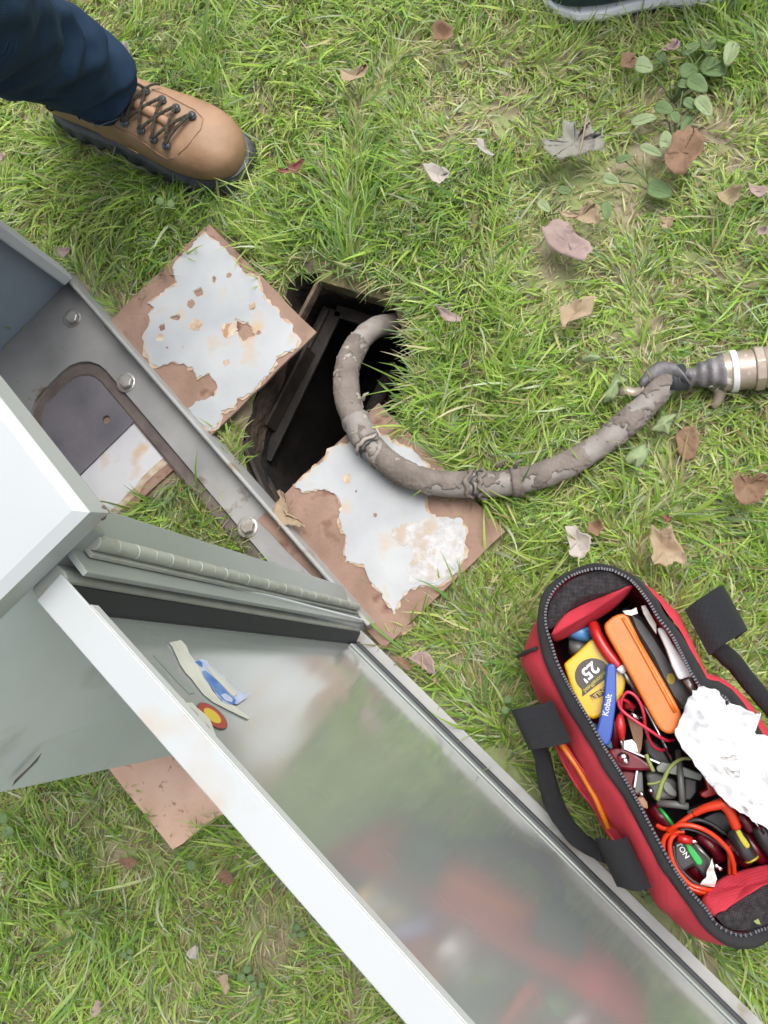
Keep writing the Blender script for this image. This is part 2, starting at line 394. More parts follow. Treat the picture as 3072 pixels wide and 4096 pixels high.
# ------------------------------------------------------------------ ground with the pit
HOLE = [(1140, 1120), (1200, 1085), (1330, 1085), (1480, 1130), (1625, 1185), (1660, 1270), (1675, 1360), (1665, 1470), (1620, 1580), (1560, 1700), (1500, 1830), (1380, 1960), (1240, 2050), (1130, 2060), (1050, 1985), (985, 1880), (960, 1780), (985, 1640), (1050, 1450), (1100, 1290), (1120, 1200)]
hole_w = catmull([P(x, y) for x, y in HOLE] + [P(*HOLE[0])], 4)[:-1]
hole_w = [p + Vector((0.006 * noise.noise(p * 40), 0.006 * noise.noise(p * 40 + Vector((5, 5, 5))), 0)) for p in hole_w]
hc = sum(hole_w, Vector()) / len(hole_w)
def gz(x, y):
    return 0.006 * noise.noise(Vector((x * 5, y * 5, 0))) + 0.002 * noise.noise(Vector((x * 30, y * 30, 3)))
# radial sheet out to the horizon
rings = []
nH = len(hole_w)
radii = [0.0, 0.01, 0.03, 0.06, 0.1, 0.15, 0.2, 0.27, 0.35, 0.45, 0.56, 0.7, 0.85, 1.0, 1.2, 1.5, 2.0, 3.0, 5.0, 9, 18, 40, 90, 200]
for k, rr in enumerate(radii):
    ring = []
    for p in hole_w:
        dirv = (p - hc); L = dirv.length; dirv.normalize()
        q = p + dirv * rr
        z = gz(q.x, q.y) if rr < 6 else 0
        if k == 0: z -= 0.012
        ring.append(Vector((q.x, q.y, z)))
    rings.append(ring)
wall_rings = [[p + (hc - p).normalized() * 0.002 * k + Vector((0, 0, -0.014 - 0.02 * k)) + Vector((0.006 * noise.noise(p * 60 + Vector((0, 0, k))), 0.006 * noise.noise(p * 60 + Vector((9, 0, k))), 0)) for p in hole_w] for k in range(0, 4)]
g = loft('ground', rings, M_soil, None, smooth=True, cap=False)
tag(g, 'brown soil under the lawn with an open square pit cut into it', kind='structure')

# ------------------------------------------------------------------ vault in the pit
vt = thing('cable_vault', hc + Vector((0, 0, -0.45)), 'open dark cable pit between the two peeling plates', 'cable pit')
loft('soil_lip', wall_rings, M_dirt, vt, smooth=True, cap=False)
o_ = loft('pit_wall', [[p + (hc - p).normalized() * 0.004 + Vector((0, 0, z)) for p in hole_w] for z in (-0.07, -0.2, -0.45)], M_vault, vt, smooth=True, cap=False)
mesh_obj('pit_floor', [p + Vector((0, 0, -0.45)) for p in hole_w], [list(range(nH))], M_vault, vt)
def bar(name, a, b, w, h, m, parent, z=None):
    a = Vector(a); b = Vector(b); t = (b - a).normalized(); s = t.cross(Vector((0, 0, 1))).normalized() * w / 2; d_ = Vector((0, 0, -h))
    return box8(name, [a - s + d_, b - s + d_, b + s + d_, a + s + d_, a - s, b - s, b + s, a + s], m, parent, 0.0015)
# rusted rim bars on the edge and steel angles inside
bar('rim_bar', P(1195, 1265, -0.012), P(1290, 1085, -0.012), 0.006, 0.02, M_rimrust, vt)
bar('rim_bar', P(1285, 1098, -0.010), P(1625, 1200, -0.010), 0.020, 0.03, M_moss, vt)
bar('rim_bar', P(1580, 1190, -0.016), P(1655, 1400, -0.016), 0.012, 0.03, M_rimrust, vt)
bar('rim_bar', P(965, 1760, -0.012), P(1075, 2010, -0.012), 0.006, 0.03, M_pitbar, vt)
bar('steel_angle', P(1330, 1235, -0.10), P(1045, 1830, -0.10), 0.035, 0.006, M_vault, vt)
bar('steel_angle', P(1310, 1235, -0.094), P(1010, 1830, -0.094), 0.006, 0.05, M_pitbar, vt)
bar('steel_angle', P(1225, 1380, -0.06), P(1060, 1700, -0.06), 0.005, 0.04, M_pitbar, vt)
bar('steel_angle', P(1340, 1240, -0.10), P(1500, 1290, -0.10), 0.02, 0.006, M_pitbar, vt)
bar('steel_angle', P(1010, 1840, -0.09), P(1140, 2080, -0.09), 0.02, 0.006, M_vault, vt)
tube('cable', catmull([P(1560, 1500, -0.2), P(1500, 1620, -0.16), P(1470, 1700, -0.2), P(1460, 1850, -0.3)], 5), 0.012, M_vault, vt)
tube('cable', catmull([P(1100, 1480, -0.2), P(1130, 1560, -0.18), P(1180, 1700, -0.25), P(1200, 1900, -0.35)], 5), 0.010, M_vault, vt)
tube('pale_fitting', [P(1100, 1515, -0.08), P(1112, 1540, -0.09)], 0.007, M_band, vt)

# ------------------------------------------------------------------ rusted plates with flaking paint
def frame_of(corners):
    return sum((Vector(c) for c in corners), Vector()) / len(corners)
GP = 'rusted steel cover plates lying around the pit'
def plate(corners, z, paint, stains, holes, label, seed, rustmat=M_rust, paintmat=M_paint, tilt=None):
    cs = [P(x, y, z) for x, y in corners]
    c = frame_of(cs); c.z = z - 0.005
    t = thing('cover_plate', c, label, 'steel plate', GP)
    pl = prism('steel_sheet', rough(cs, 0.0012, 8, seed), 0.005, rustmat, t, 0.0008)
    if paint:
        pw = [P(x, y, z + 0.001) for x, y in paint]
        cc = frame_of(pw)
        outer = [p + (p - cc).normalized() * random.Random(i + seed).uniform(0.0005, 0.005) for i, p in enumerate(rough(pw, 0.003, 3, seed))]
        # keep the stained under-layer on the plate
        hs = [[P(x, y, z) for x, y in h] for h in holes]
        def shr(h, f):
            k = frame_of(h); return [k + (p - k) * f for p in h]
        filled('stained_edge', [outer] + [rough(shr(h, 0.8), 0.0012, 3, seed + i) for i, h in enumerate(hs)], z + 0.0006, 0.0007, M_primer, t)
        filled('flaking_paint', [rough(pw, 0.0022, 4, seed + 5)] + [rough(shr(h, 1.0), 0.0015, 3, seed + 9 + i) for i, h in enumerate(hs)], z + 0.0014, 0.0009, paintmat, t)
    for i, (x, y, r) in enumerate(stains):
        q = P(x, y, z + 0.0026)
        ol = [q + Vector((math.cos(a) * r * random.Random(i * 31 + k).uniform(0.6, 1.15), math.sin(a) * r * random.Random(i * 17 + k).uniform(0.6, 1.15), 0)) for k, a in enumerate(np.linspace(0, 2 * math.pi, 15)[:-1])]
        filled('rust_spot', [ol], z + 0.0024, 0.0003, M_rust if i % 2 else M_primer, t)
    return t, cs
o1, s1 = (0, 850), 1.276
paint1 = [(1010,130),(1050,110),(1100,150),(1150,185),(1210,260),(1255,320),(1300,325),(1330,380),(1345,430),(1375,470),(1410,490),(1430,540),(1490,570),(1500,620),(1525,640),(1515,690),(1470,710),(1410,735),(1395,790),(1370,830),(1330,860),(1290,920),(1240,945),(1210,950),(1200,1000),(1130,1010),(1130,1060),(1100,1100),(1070,1115),(1010,1060),(960,1000),(1000,965),(1040,960),(1095,940),(1110,880),(1070,820),(1010,845),(990,800),(940,770),(870,765),(820,790),(770,770),(740,700),(730,640),(770,560),(755,520),(790,485),(760,460),(820,430),(850,400),(905,370),(890,310),(885,280),(930,220),(980,180)]
cv = lambda pts, o, s: [(o[0] + x / s, o[1] + y / s) for x, y in pts]
def blob(cx, cy, rx, ry, n=12, seed=0):
    r_ = random.Random(seed)
    return [(cx + math.cos(a) * rx * r_.uniform(0.75, 1.2), cy + math.sin(a) * ry * r_.uniform(0.75, 1.2)) for a in [2 * math.pi * k / n for k in range(n)]]
holes1 = [cv([(1205, 540), (1235, 560), (1270, 560), (1300, 600), (1315, 640), (1270, 650), (1245, 672), (1220, 640), (1198, 600)], o1, s1), cv(blob(1018, 412, 30, 24, 9, 1), o1, s1), cv(blob(900, 540, 30, 14, 9, 4), o1, s1), cv(blob(1290, 485, 16, 14, 7, 5), o1, s1), cv(blob(1095, 345, 12, 20, 7, 6), o1, s1)]
st1 = [(915, 1320, 0.014), (650, 1310, 0.006), (780, 1300, 0.011), (762, 1215, 0.007), (905, 1450, 0.006), (915, 1100, 0.005), (1010, 1225, 0.006), (668, 1390, 0.002), (731, 1388, 0.002), (1035, 1330, 0.004), (640, 1350, 0.007)]
plateA, csA = plate([(835, 893), (1266, 1328), (845, 1740), (414, 1305)], 0.022, cv(paint1, o1, s1), st1, holes1,
                    'rusty square plate with ragged pale paint between the boot and the cabinet sill', 3)
o2, s2 = (950, 950), 1.301
paint2 = [(610,1060),(560,1080),(500,1090),(450,1170),(400,1200),(340,1260),(300,1290),(340,1330),(390,1320),(450,1310),(520,1345),(550,1400),(530,1460),(540,1520),(570,1560),(560,1620),(570,1680),(600,1690),(660,1700),(690,1780),(700,1800),(740,1840),(780,1900),(810,1945),(830,1930),(860,1860),(920,1820),(980,1810),(1050,1810),(1090,1780),(1140,1740),(1160,1690),(1180,1640),(1175,1590),(1185,1530),(1165,1460),(1110,1465),(1050,1455),(1000,1440),(975,1400),(975,1330),(1000,1280),(1000,1210),(960,1160),(900,1100),(840,1090),(800,1060),(740,1020),(700,980),(650,1000)]
plateB, csB = plate([(1515, 1611), (2022, 2126), (1534, 2595), (1027, 2080)], 0.018, cv(paint2, o2, s2),
                    [(1387, 1915, 0.008), (1425, 1965, 0.002), (1620, 2060, 0.002), (1500, 2060, 0.003)], [],
                    'rusty square plate with peeling grey paint under the muddy hose', 8)
cc_ = [P(x, y, 0.0215) for x, y in cv([(800,1540),(850,1490),(900,1490),(960,1470),(1000,1450),(1060,1465),(1110,1475),(1160,1480),(1178,1540),(1165,1600),(1170,1650),(1140,1700),(1100,1750),(1040,1790),(960,1790),(890,1790),(880,1720),(920,1660),(900,1600),(840,1590)], o2, s2)]
filled('chalky_patch', [rough(cc_, 0.003, 4, 2)], 0.0206, 0.0004, M_chalk, plateB)
# bare plate behind the cabinet
plateC, csC = plate([(690, 3400), (300, 2900), (600, 2700), (1010, 3180)], 0.02, None, [], [],
                    'bare light rust brown plate poking out behind the cabinet below the door', 5, rustmat=M_rustl)
# plate seen through the floor opening of the cabinet
csw = [C(0.375, 0.05, 0.004), C(0.60, 0.05, 0.004), C(0.60, 0.222, 0.004), C(0.375, 0.222, 0.004)]
cD = frame_of(csw); cD.z = 0
plateD = thing('cover_plate', cD, 'white and rust plate seen through the floor opening inside the cabinet', 'steel plate', GP)
prism('steel_sheet', rough(csw, 0.001, 6, 1), 0.004, M_rust, plateD, 0.0006)
prism('white_paint', rough([C(0.40, 0.052, 0.0052), C(0.495, 0.052, 0.0052), C(0.495, 0.218, 0.0052), C(0.397, 0.218, 0.0052)], 0.002, 10, 4), 0.0008, M_wpl, plateD)
prism('stained_edge', rough([C(0.388, 0.052, 0.0046), C(0.41, 0.052, 0.0046), C(0.41, 0.22, 0.0046), C(0.388, 0.22, 0.0046)], 0.003, 10, 4), 0.0004, M_primer, plateD)

# ------------------------------------------------------------------ cabinet
cb = thing('control_cabinet', C(CW / 2, CD / 2, 0), 'grey metal control cabinet standing open with its hinged door swung to the right', 'cabinet')
def rrect(s0, s1, w0, w1, r, n=5):
    pts = []
    for cs_, cw_, a0 in ((s1 - r, w1 - r, 0), (s0 + r, w1 - r, 90), (s0 + r, w0 + r, 180), (s1 - r, w0 + r, 270)):
        for k in range(n + 1):
            a = math.radians(a0 + 90 * k / n); pts.append(C(cs_ + r * math.cos(a), cw_ + r * math.sin(a), 0))
    return pts
filled('base_plate', [[C(0.01, 0.004, 0), C(CW - 0.004, 0.004, 0), C(CW - 0.004, CD - 0.003, 0), C(0.01, CD - 0.003, 0)], rrect(0.115, 0.622, 0.053, 0.205, 0.055)], 0.012, 0.005, M_galv, cb)
oc_ = C(0.3675, 0.129, 0)
ro, ri = rrect(0.113, 0.624, 0.051, 0.207, 0.056), rrect(0.135, 0.604, 0.074, 0.19, 0.040)
loft('opening_rim', [setz_(ri, 0.001), setz_(ri, 0.0085), setz_([a_.lerp(b_, 0.15) for a_, b_ in zip(ri, ro)], 0.0105), setz_([a_.lerp(b_, 0.8) for a_, b_ in zip(ri, ro)], 0.0112), setz_(ro, 0.0140)], M_brown, cb, smooth=False, cap=False)
# shaded part of the white plate, its shade painted as a dark holed sheet
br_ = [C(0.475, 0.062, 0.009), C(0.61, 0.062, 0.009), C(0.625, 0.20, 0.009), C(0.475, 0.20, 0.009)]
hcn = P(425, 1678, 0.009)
filled('shaded_plate', [br_, [hcn + Vector((math.cos(a) * 0.0065, math.sin(a) * 0.0065, 0)) for a in np.linspace(0, 2 * math.pi, 17)[:-1]]], 0.006, 0.003, M_dplate, cb)
# sill
rs = []
prof = [(-0.006, 0.0), (-0.004, 0.018), (-0.0015, 0.040), (0.0005, 0.044), (0.004, 0.043), (0.0075, 0.030), (0.0085, 0.018), (0.001, 0.017), (0.0, 0.002)]
for s in (-0.004, 0.25, 0.5, CW + 0.004): rs.append([C(s, w, z) for w, z in prof])
bevel(loft('door_sill', rs, M_flange, cb, smooth=False), 0.0012)
# walls
box8('side_wall', [C(0.004, 0.002, 0), C(0.007, 0.002, 0), C(0.007, CD, 0), C(0.004, CD, 0), C(0.024, 0.002, 0.669), C(0.027, 0.002, 0.669), C(0.013, CD + 0.006, 0.669), C(0.010, CD + 0.006, 0.669)], M_side, cb, 0.0008)
cbox('jamb_cap', 0.022, 0.0615, -0.012, 0.030, 0.650, 0.6695, M_grey, cb, 0.0015)
cbox('side_wall', CW - 0.003, CW, 0.0, CD, 0.0, 0.668, M_intern, cb, 0.0008)
cbox('back_wall', 0.028, CW - 0.0032, CD - 0.0025, CD, 0.0, 0.668, M_intern, cb, 0.0008)
# far jamb
j = cbox('jamb', CW - 0.030, CW + 0.002, -0.006, 0.012, 0.045, 0.668, M_greyl, cb, 0.003)
# hinge jamb: folded profile
pj = [(0.060, -0.006), (0.057, -0.0075), (0.030, 0.004), (0.004, 0.005), (0.004, 0.009), (0.031, 0.009), (0.060, -0.001)]
bevel(loft('hinge_jamb', [[C(s, w, z) for s, w in pj] for z in (0.042, 0.35, 0.667)], M_grey, cb, smooth=False), 0.0008)
cbox('lintel', 0.062, CW - 0.031, -0.003, 0.012, 0.630, 0.667, M_grey, cb, 0.002)
# roof: skirt and low dome
rf = []
def rect(s0, s1, w0, w1, z): return [C(s0, w0, z), C((s0 + s1) / 2, w0, z), C(s1, w0, z), C(s1, (w0 + w1) / 2, z), C(s1, w1, z), C((s0 + s1) / 2, w1, z), C(s0, w1, z), C(s0, (w0 + w1) / 2, z)]
def csw_(px, py, z):
    q = P(px, py, z) - B0; return (-(q.x * fd.x + q.y * fd.y), q.x * wd.x + q.y * wd.y)
sb, wbm = csw_(438, 2052, 0.672); st2, wt = csw_(339, 2047, 0.700)
rf.append(rect(sb, CW + 0.03, wbm, CD + 0.03, 0.672))
rf.append(rect(sb, CW + 0.03, wbm, CD + 0.03, 0.6722))
rf.append(rect(st2 - 0.002, CW + 0.02, wt - 0.002, CD + 0.025, 0.699))
rf.append(rect(st2 + 0.004, CW + 0.015, wt + 0.004, CD + 0.02, 0.7035))
rf.append(rect(st2 + 0.06, CW - 0.03, wt + 0.06, CD - 0.03, 0.7042))
r_o = loft('roof', rf, M_roof, cb, smooth=False)
bevel(r_o, 0.0035, 3)
prism('corner_rust', rough([C(sb - 0.0006, wbm - 0.0006, 0.673), C(sb - 0.0006, wbm + 0.006, 0.673), C((sb + st2) / 2 - 0.0008, (wbm + wt) / 2 + 0.001, 0.690), C(sb + 0.006, wbm - 0.0006, 0.673)], 0.001, 3, 1), 0.0006, M_brown, r_o)
# inner equipment shelf and bracket seen below the roof edge
cbox('shelf', 0.13, 0.50, 0.150, 0.228, 0.300, 0.303, M_intern, cb, 0.001)
cbox('shelf_lip', 0.13, 0.50, 0.147, 0.1498, 0.280, 0.303, M_grey, cb, 0.0005)
cbox('equipment_box', 0.20, 0.40, 0.158, 0.224, 0.304, 0.42, M_darkg, cb, 0.003)
# bolts with washers
def lathe_hex(name, c, r, z0, z1, n, m, parent):
    ring = lambda rr, z: [Vector((c.x + rr * math.cos(2 * math.pi * k / n + 0.3), c.y + rr * math.sin(2 * math.pi * k / n + 0.3), z)) for k in range(n)]
    return bevel(loft(name, [ring(r, z0), ring(r, z1 - 0.001), ring(r * 0.86, z1)], m, parent, smooth=False), 0.0004)
for i, (px, py) in enumerate([(281, 1264), (497, 1522), (983, 2103)]):
    c = P(px, py, 0.030)
    b = lathe_hex('bolt', c, 0.0105, 0.0195, 0.0285, 6, M_bolt, cb)
    cw_ = P(px + 4, py + 6, 0.02)
    lathe_hex('washer', cw_, 0.0155, 0.0172, 0.0194, 20, M_bolt, b)
# screw heads on the sill and jamb
for (s, z) in ((0.12, 0.3), (0.3, 0.3)): pass
for k, (px, py) in enumerate([(505, 1610), (700, 1830)]): pass
# piano hinge
hg = cbox('hinge', 0.016, 0.036, 0.0005, 0.0035, 0.048, 0.655, M_hinge, cb, 0.0004)
nk = 26
for k in range(nk):
    z0 = 0.05 + k * 0.605 / nk; z1 = z0 + 0.605 / nk - 0.0007
    c = C(0.0225, -0.004, 0)
    rr = 0.0050 + 0.0002 * (k % 2)
    ring = lambda z, q: [Vector((c.x + q * math.cos(2 * math.pi * a / 12), c.y + q * math.sin(2 * math.pi * a / 12), z)) for a in range(12)]
    kn = loft('knuckle', [ring(z0, rr - 0.0005), ring(z0 + 0.0004, rr), ring(z1 - 0.0004, rr), ring(z1, rr - 0.0005)], M_hinge, hg, smooth=False); smooth_angle(kn)
# door
DW, TZ, BZ, DEP = 0.735, 0.671, 0.030, 0.019
dr = dbox('door', 0.0, DW, -DEP - 0.002, -DEP, BZ, TZ - 0.002, M_door, cb, 0.0005)
bx = dbox('top_flange', -0.010, DW, -DEP - 0.0025, 0.0, TZ - 0.0018, TZ, M_roof, dr, 0.0008)
dbox('bottom_flange', 0.002, DW, -DEP - 0.0025, 0.0, BZ - 0.002, BZ, M_flange, dr, 0.0008)
dbox('end_flange', DW, DW + 0.002, -DEP - 0.0025, 0.0, BZ - 0.002, TZ, M_greyl, dr, 0.0008)
# hinge side flange: rounded return
pf = [(-0.010, -0.0205), (-0.0155, -0.004), (-0.013, 0.0002), (-0.003, 0.0016), (0.0012, 0.0008), (0.003, -0.0015), (0.0032, -0.0205), (-0.004, -0.0208)]
bevel(loft('hinge_flange', [[D(r - 0.008 * z / 0.67, m, z) for r, m in pf] for z in (BZ + 0.0002, 0.3, TZ - 0.0022)], M_hinge, dr, smooth=False), 0.0012)
dbox('lip', 0.017, DW, -0.0012, 0.0002, TZ - 0.010, TZ - 0.0019, M_greyl, dr, 0.0003)
loft('gasket', [[D(r - 0.008 * z / 0.67, m, z) for r, m in ((0.0033, -0.0185), (0.0033, -0.003), (0.0050, -0.003), (0.0095, -0.016), (0.0095, -0.0187))] for z in (BZ + 0.0004, TZ - 0.0022)], M_gasket, dr, smooth=False)
dbox('gasket', 0.0105, DW - 0.02, -DEP + 0.0002, -DEP + 0.007, BZ + 0.0005, BZ + 0.010, M_gasket, dr, 0.002)
dbox('stiffener', 0.011, DW - 0.02, -DEP + 0.0002, -DEP + 0.003, BZ + 0.011, BZ + 0.030, M_grey, dr, 0.0008)
# labels stuck on the door panel
PLN = -DEP + 0.0003
def onpanel(px, py, off=0.0):
    v = Vector(R @ np.array([px - CX, -(py - CY), -F])); cam0 = Vector((0, 0, CAMH))
    p0 = D(0, PLN + off, 0)
    t = (p0 - cam0).dot(md) / v.dot(md)
    return cam0 + v * t
def stick(name, pts, off, m, parent, o=(600, 2450), s=3.318, amp=0.0):
    w = [onpanel(o[0] + x / s, o[1] + y / s, off) for x, y in pts]
    return prism(name, w, 0.0002, m, parent, down=-md)
def densify(pts, n, amp, seed):
    r_ = random.Random(seed); out = []
    for i in range(len(pts)):
        a, b = pts[i], pts[(i + 1) % len(pts)]
        for k in range(n):
            t = k / n; j_ = r_.uniform(-amp, amp) if k else 0
            out.append((a[0] + (b[0] - a[0]) * t + j_, a[1] + (b[1] - a[1]) * t + j_))
    return out
stick('torn_sticker', densify([(258,400),(400,365),(430,380),(480,440),(520,540),(600,640),(690,780),(790,960),(830,1040),(950,1180),(1130,1240),(1330,1395),(1300,1415),(1160,1350),(1000,1270),(850,1190),(720,1090),(640,990),(560,880),(480,800),(400,680),(320,500),(300,450)], 3, 3, 1), 0.0008, M_stk, dr)
bl = stick('blue_label', densify([(590,640),(690,615),(760,640),(800,700),(900,780),(990,850),(1010,900),(1100,960),(1130,1000),(1230,1060),(1300,1090),(1290,1130),(1180,1205),(1080,1225),(980,1190),(880,1080),(800,960),(720,830),(650,720)], 2, 3, 2), 0.0012, M_bluel, dr)
stick('blue_print', densify([(690,780),(740,770),(800,820),(930,940),(1000,1020),(1060,1090),(1140,1160),(1130,1215),(1080,1215),(960,1150),(870,1050),(800,960),(720,850)], 2, 2, 3), 0.0016, M_blue, bl)
stick('blue_print', densify([(600,650),(650,635),(690,660),(700,720),(650,700)], 2, 4, 5), 0.0016, M_blue, bl)
stick('white_print', densify([(945,1090),(1000,1070),(1060,1110),(1100,1150),(1090,1190),(1010,1170)], 2, 3, 6), 0.0019, M_bluel, bl)
stick('white_print', densify([(750,720),(800,710),(900,800),(1000,900),(1160,1040),(1150,1090),(1110,1110),(1000,1000),(880,880)], 2, 3, 7), 0.0019, M_stk, bl)
def ell(cx, cy, a, b, th, n=28):
    return [(cx + a * math.cos(t) * math.cos(th) - b * math.sin(t) * math.sin(th), cy + a * math.cos(t) * math.sin(th) + b * math.sin(t) * math.cos(th)) for t in [2 * math.pi * k / n for k in range(n)]]
rs_ = stick('round_sticker', ell(828, 1372, 245, 108, 0.70), 0.0006, M_dkedge, dr)
stick('red_ring', ell(830, 1370, 236, 100, 0.70), 0.0009, M_red_s, rs_)
stick('yellow_centre', ell(830, 1368, 140, 62, 0.70), 0.0012, M_yel_s, rs_)
stick('tape_strip', [(40,555),(120,545),(310,760),(430,920),(590,1060),(530,1080),(400,950),(260,800)], 0.0003, M_stripe, dr)
stick('tape_strip', densify([(-10,640),(140,740),(260,860),(310,1000),(330,1060),(270,1050),(150,920),(-10,800)], 2, 4, 3), 0.0003, M_stripe, dr)
tg = stick('torn_paper', densify([(370,1170),(440,1140),(480,1200),(560,1195),(620,1260),(720,1340),(800,1430),(850,1560),(885,1650),(890,1760),(860,1790),(700,1560),(520,1330)], 3, 5, 9), 0.0014, M_stk, dr)
stick('black_smudge', densify([(440,1190),(530,1250),(620,1320),(650,1370),(600,1350),(520,1290)], 2, 6, 4), 0.0018, M_smudge, tg)
stick('black_smudge', densify([(740,1450),(770,1490),(810,1560),(800,1580),(760,1530)], 2, 4, 5), 0.0018, M_smudge, tg)
# scratches on the outside of the side wall
def onside(px, py):
    v = Vector(R @ np.array([px - CX, -(py - CY), -F])); cam0 = Vector((0, 0, CAMH)); p0 = C(0.0036, 0, 0)
    t = (p0 - cam0).dot(fd) / v.dot(fd); return cam0 + v * t
sw_ = [o for o in cb.children if o.name.startswith('side_wall')][0]
prism('scratch', [onside(x, y) for x, y in [(168, 3012), (120, 3065), (60, 3120), (50, 3145), (100, 3095), (150, 3045)]], 0.0003, M_brown, sw_, down=-fd)

# ------------------------------------------------------------------ muddy conduit
cd_path = catmull([P(1720, 1300, -0.13), P(1630, 1290, -0.09), P(1560, 1297, -0.05), P(1490, 1318, -0.018), P(1425, 1385, 0.006), P(1388, 1480, 0.02), P(1390, 1590, 0.035), P(1425, 1690, 0.042), P(1490, 1795, 0.043), P(1600, 1885, 0.042), P(1730, 1932, 0.041), P(1880, 1940, 0.038), P(2060, 1930, 0.032), P(2240, 1875, 0.03), P(2400, 1780, 0.03), P(2530, 1670, 0.03), P(2630, 1570, 0.03), P(2690, 1500, 0.03)], 14)
cdt = thing('conduit_hose', P(1900, 1950, 0.0), 'thick mud caked flexible hose curving out of the pit across the plate', 'hose')
def crad(t): return 0.0150 + 0.0016 * math.sin(t * 3.1) + (0.0004 * math.sin(t * 60) if t > 0.3 else 0)
tube('hose', cd_path, crad, M_conduit, cdt, n=28, nz=0.0012, nscale=70)
# mud crust on the upper side, swelling out of the hose where it still sticks
fine_path = []
for i in range(len(cd_path) - 1):
    for k in range(3): fine_path.append(cd_path[i].lerp(cd_path[i + 1], k / 3))
fine_path.append(cd_path[-1])
def crusted(name, f0, f1, m, thr, seed, high=0.0016, lowz=-0.2, n=72, sc=26, up=0.36):
    i0, i1 = int(f0 * (len(fine_path) - 1)), int(f1 * (len(fine_path) - 1))
    rr_ = tube_rings(fine_path, crad, n)[i0:i1 + 1]
    out = []
    for i, ring in enumerate(rr_):
        c = sum(ring, Vector()) / n; o_ = []
        e = min(i, len(rr_) - 1 - i) / 5.0
        for q in ring:
            d_ = (q - c).normalized()
            h = noise.noise(q * sc + Vector((seed, 0, 0))) + 0.55 * noise.noise(q * sc * 2.7 + Vector((seed, 3, 0))) + 0.3 * noise.noise(q * sc * 7 + Vector((seed, 5, 0)))
            h += up * (d_.z * 0.3 + d_.y * 0.7) - thr + 0.0
            k = max(-1.0, min(1.0, h * 9))
            a_ = (high * k + 0.0007 * noise.noise(q * 260)) if k > 0 else 0.0022 * k
            if e < 1: a_ = min(a_, -0.0015 + 0.003 * e + 0.002 * noise.noise(q * 200))
            o_.append(q + d_ * a_)
        out.append(o_)
    o = loft(name, out, m, cdt, smooth=False, cap=False); smooth_angle(o)
crusted('mud_crust', 0.22, 0.995, M_mud, -0.12, 1)
crusted('dry_mud_flake', 0.20, 0.45, M_flake, 0.50, 8, 0.0022, sc=46, up=-0.1)
# cracked cuffs standing proud of the hose
for i in (104, 167):
    seg = cd_path[i:i + 4] if i != 104 else cd_path[i - 8:i + 5]
    tube('cracked_cuff', seg, crad(0.5) + 0.0028 + (0.0008 if i == 167 else 0), M_conduit if i == 104 else M_mud, cdt, n=26, nz=0.003, nscale=90)

def near_i(px, py): 
    q = P(px, py, 0.04); return min(range(len(fine_path)), key=lambda i: (fine_path[i] - q).length)
def arc(name, i, a0, a1, lift, r, m, wig=0.003, seed=0):
    """a crack or torn lip running part of the way round the hose"""
    ring = tube_rings(fine_path, crad, 48)[i]; c = sum(ring, Vector()) / 48
    t = (fine_path[min(i + 1, len(fine_path) - 1)] - fine_path[i - 1]).normalized()
    pts = []
    for k, q in enumerate(ring):
        d_ = (q - c).normalized(); an = math.degrees(math.atan2(d_.y, d_.x))
        if d_.z > -0.25: pts.append((an, q + d_ * lift + t * wig * noise.noise(q * 120 + Vector((seed, 0, 0))) * 2))
    pts.sort(key=lambda e: e[0])
    # unwrap at the largest gap
    g_ = max(range(len(pts)), key=lambda k: (pts[k][0] - pts[k - 1][0]) % 360)
    pts = [p for _, p in pts[g_:] + pts[:g_]]
    n = len(pts); pts = pts[int(a0 * n):max(int(a1 * n), int(a0 * n) + 3)]
    tube(name, pts, lambda q: r * (0.35 + 0.65 * math.sin(math.pi * q)), m, cdt, n=8, nz=r * 0.4, nscale=160)
i1_, i2_ = near_i(1905, 1950), near_i(1478, 1790)
arc('crack', i1_, 0.0, 1.0, 0.0012, 0.0015, M_gasket, 0.006, 1)
arc('torn_lip', i1_ - 6, 0.0, 1.0, 0.0024, 0.0034, M_mud, 0.006, 2)
arc('torn_lip', i1_ + 6, 0.0, 1.0, 0.0030, 0.0036, M_mud, 0.007, 3)
arc('crack', i2_ + 3, 0.0, 0.75, 0.0024, 0.0014, M_gasket, 0.004, 5)
arc('torn_lip', i2_ - 2, 0.0, 0.8, 0.0042, 0.0026, M_flake, 0.004, 6)
arc('crack', near_i(1415, 1700), 0.1, 0.9, 0.0014, 0.0014, M_gasket, 0.005, 7)
for k_, (px_, py_) in enumerate([(1985, 1872), (1998, 1868), (2060, 1868), (1450, 1600)]):
    fp = P(px_, py_, 0.048)
    tube('mud_flap', [fp, fp + Vector((0.004, 0.006, 0.004)), fp + Vector((0.010, 0.007, 0.007))], lambda q: 0.0028 - 0.0018 * q, M_flake if k_ == 3 else M_mud, cdt, n=7, nz=0.0012)

# ------------------------------------------------------------------ coupling at the hose end
cp = thing('hose_coupling', P(2900, 1480, 0.0), 'taped black hose end with pale ring and ribbed brass fitting at the right edge', 'pipe coupling')
ax0 = P(2715, 1512, 0.032); ax1 = P(3300, 1440, 0.032)
def A(px): return ax0.lerp(ax1, (px - 2715) / 585.0)
def seg(name, x0, x1, r0, r1, m, n=24, nz=0.0, steps=8, par=None, hexa=False):
    pts = [A(x0 + (x1 - x0) * k / steps) for k in range(steps + 1)]
    return tube(name, pts, lambda t: r0 + (r1 - r0) * t, m, par or cp, n=8 if hexa else n, nz=nz, nscale=120)
tube('tape_wrap', [A(x) for x in range(2705, 2905, 8)], lambda t: 0.0125 + 0.011 * max(0, t - 0.35) / 0.65 + 0.0012 * math.sin(t * 28) + (0.004 * (1 - t / 0.15) if t < 0.15 else 0), M_tape, cp, n=26, nz=0.0045, nscale=70)
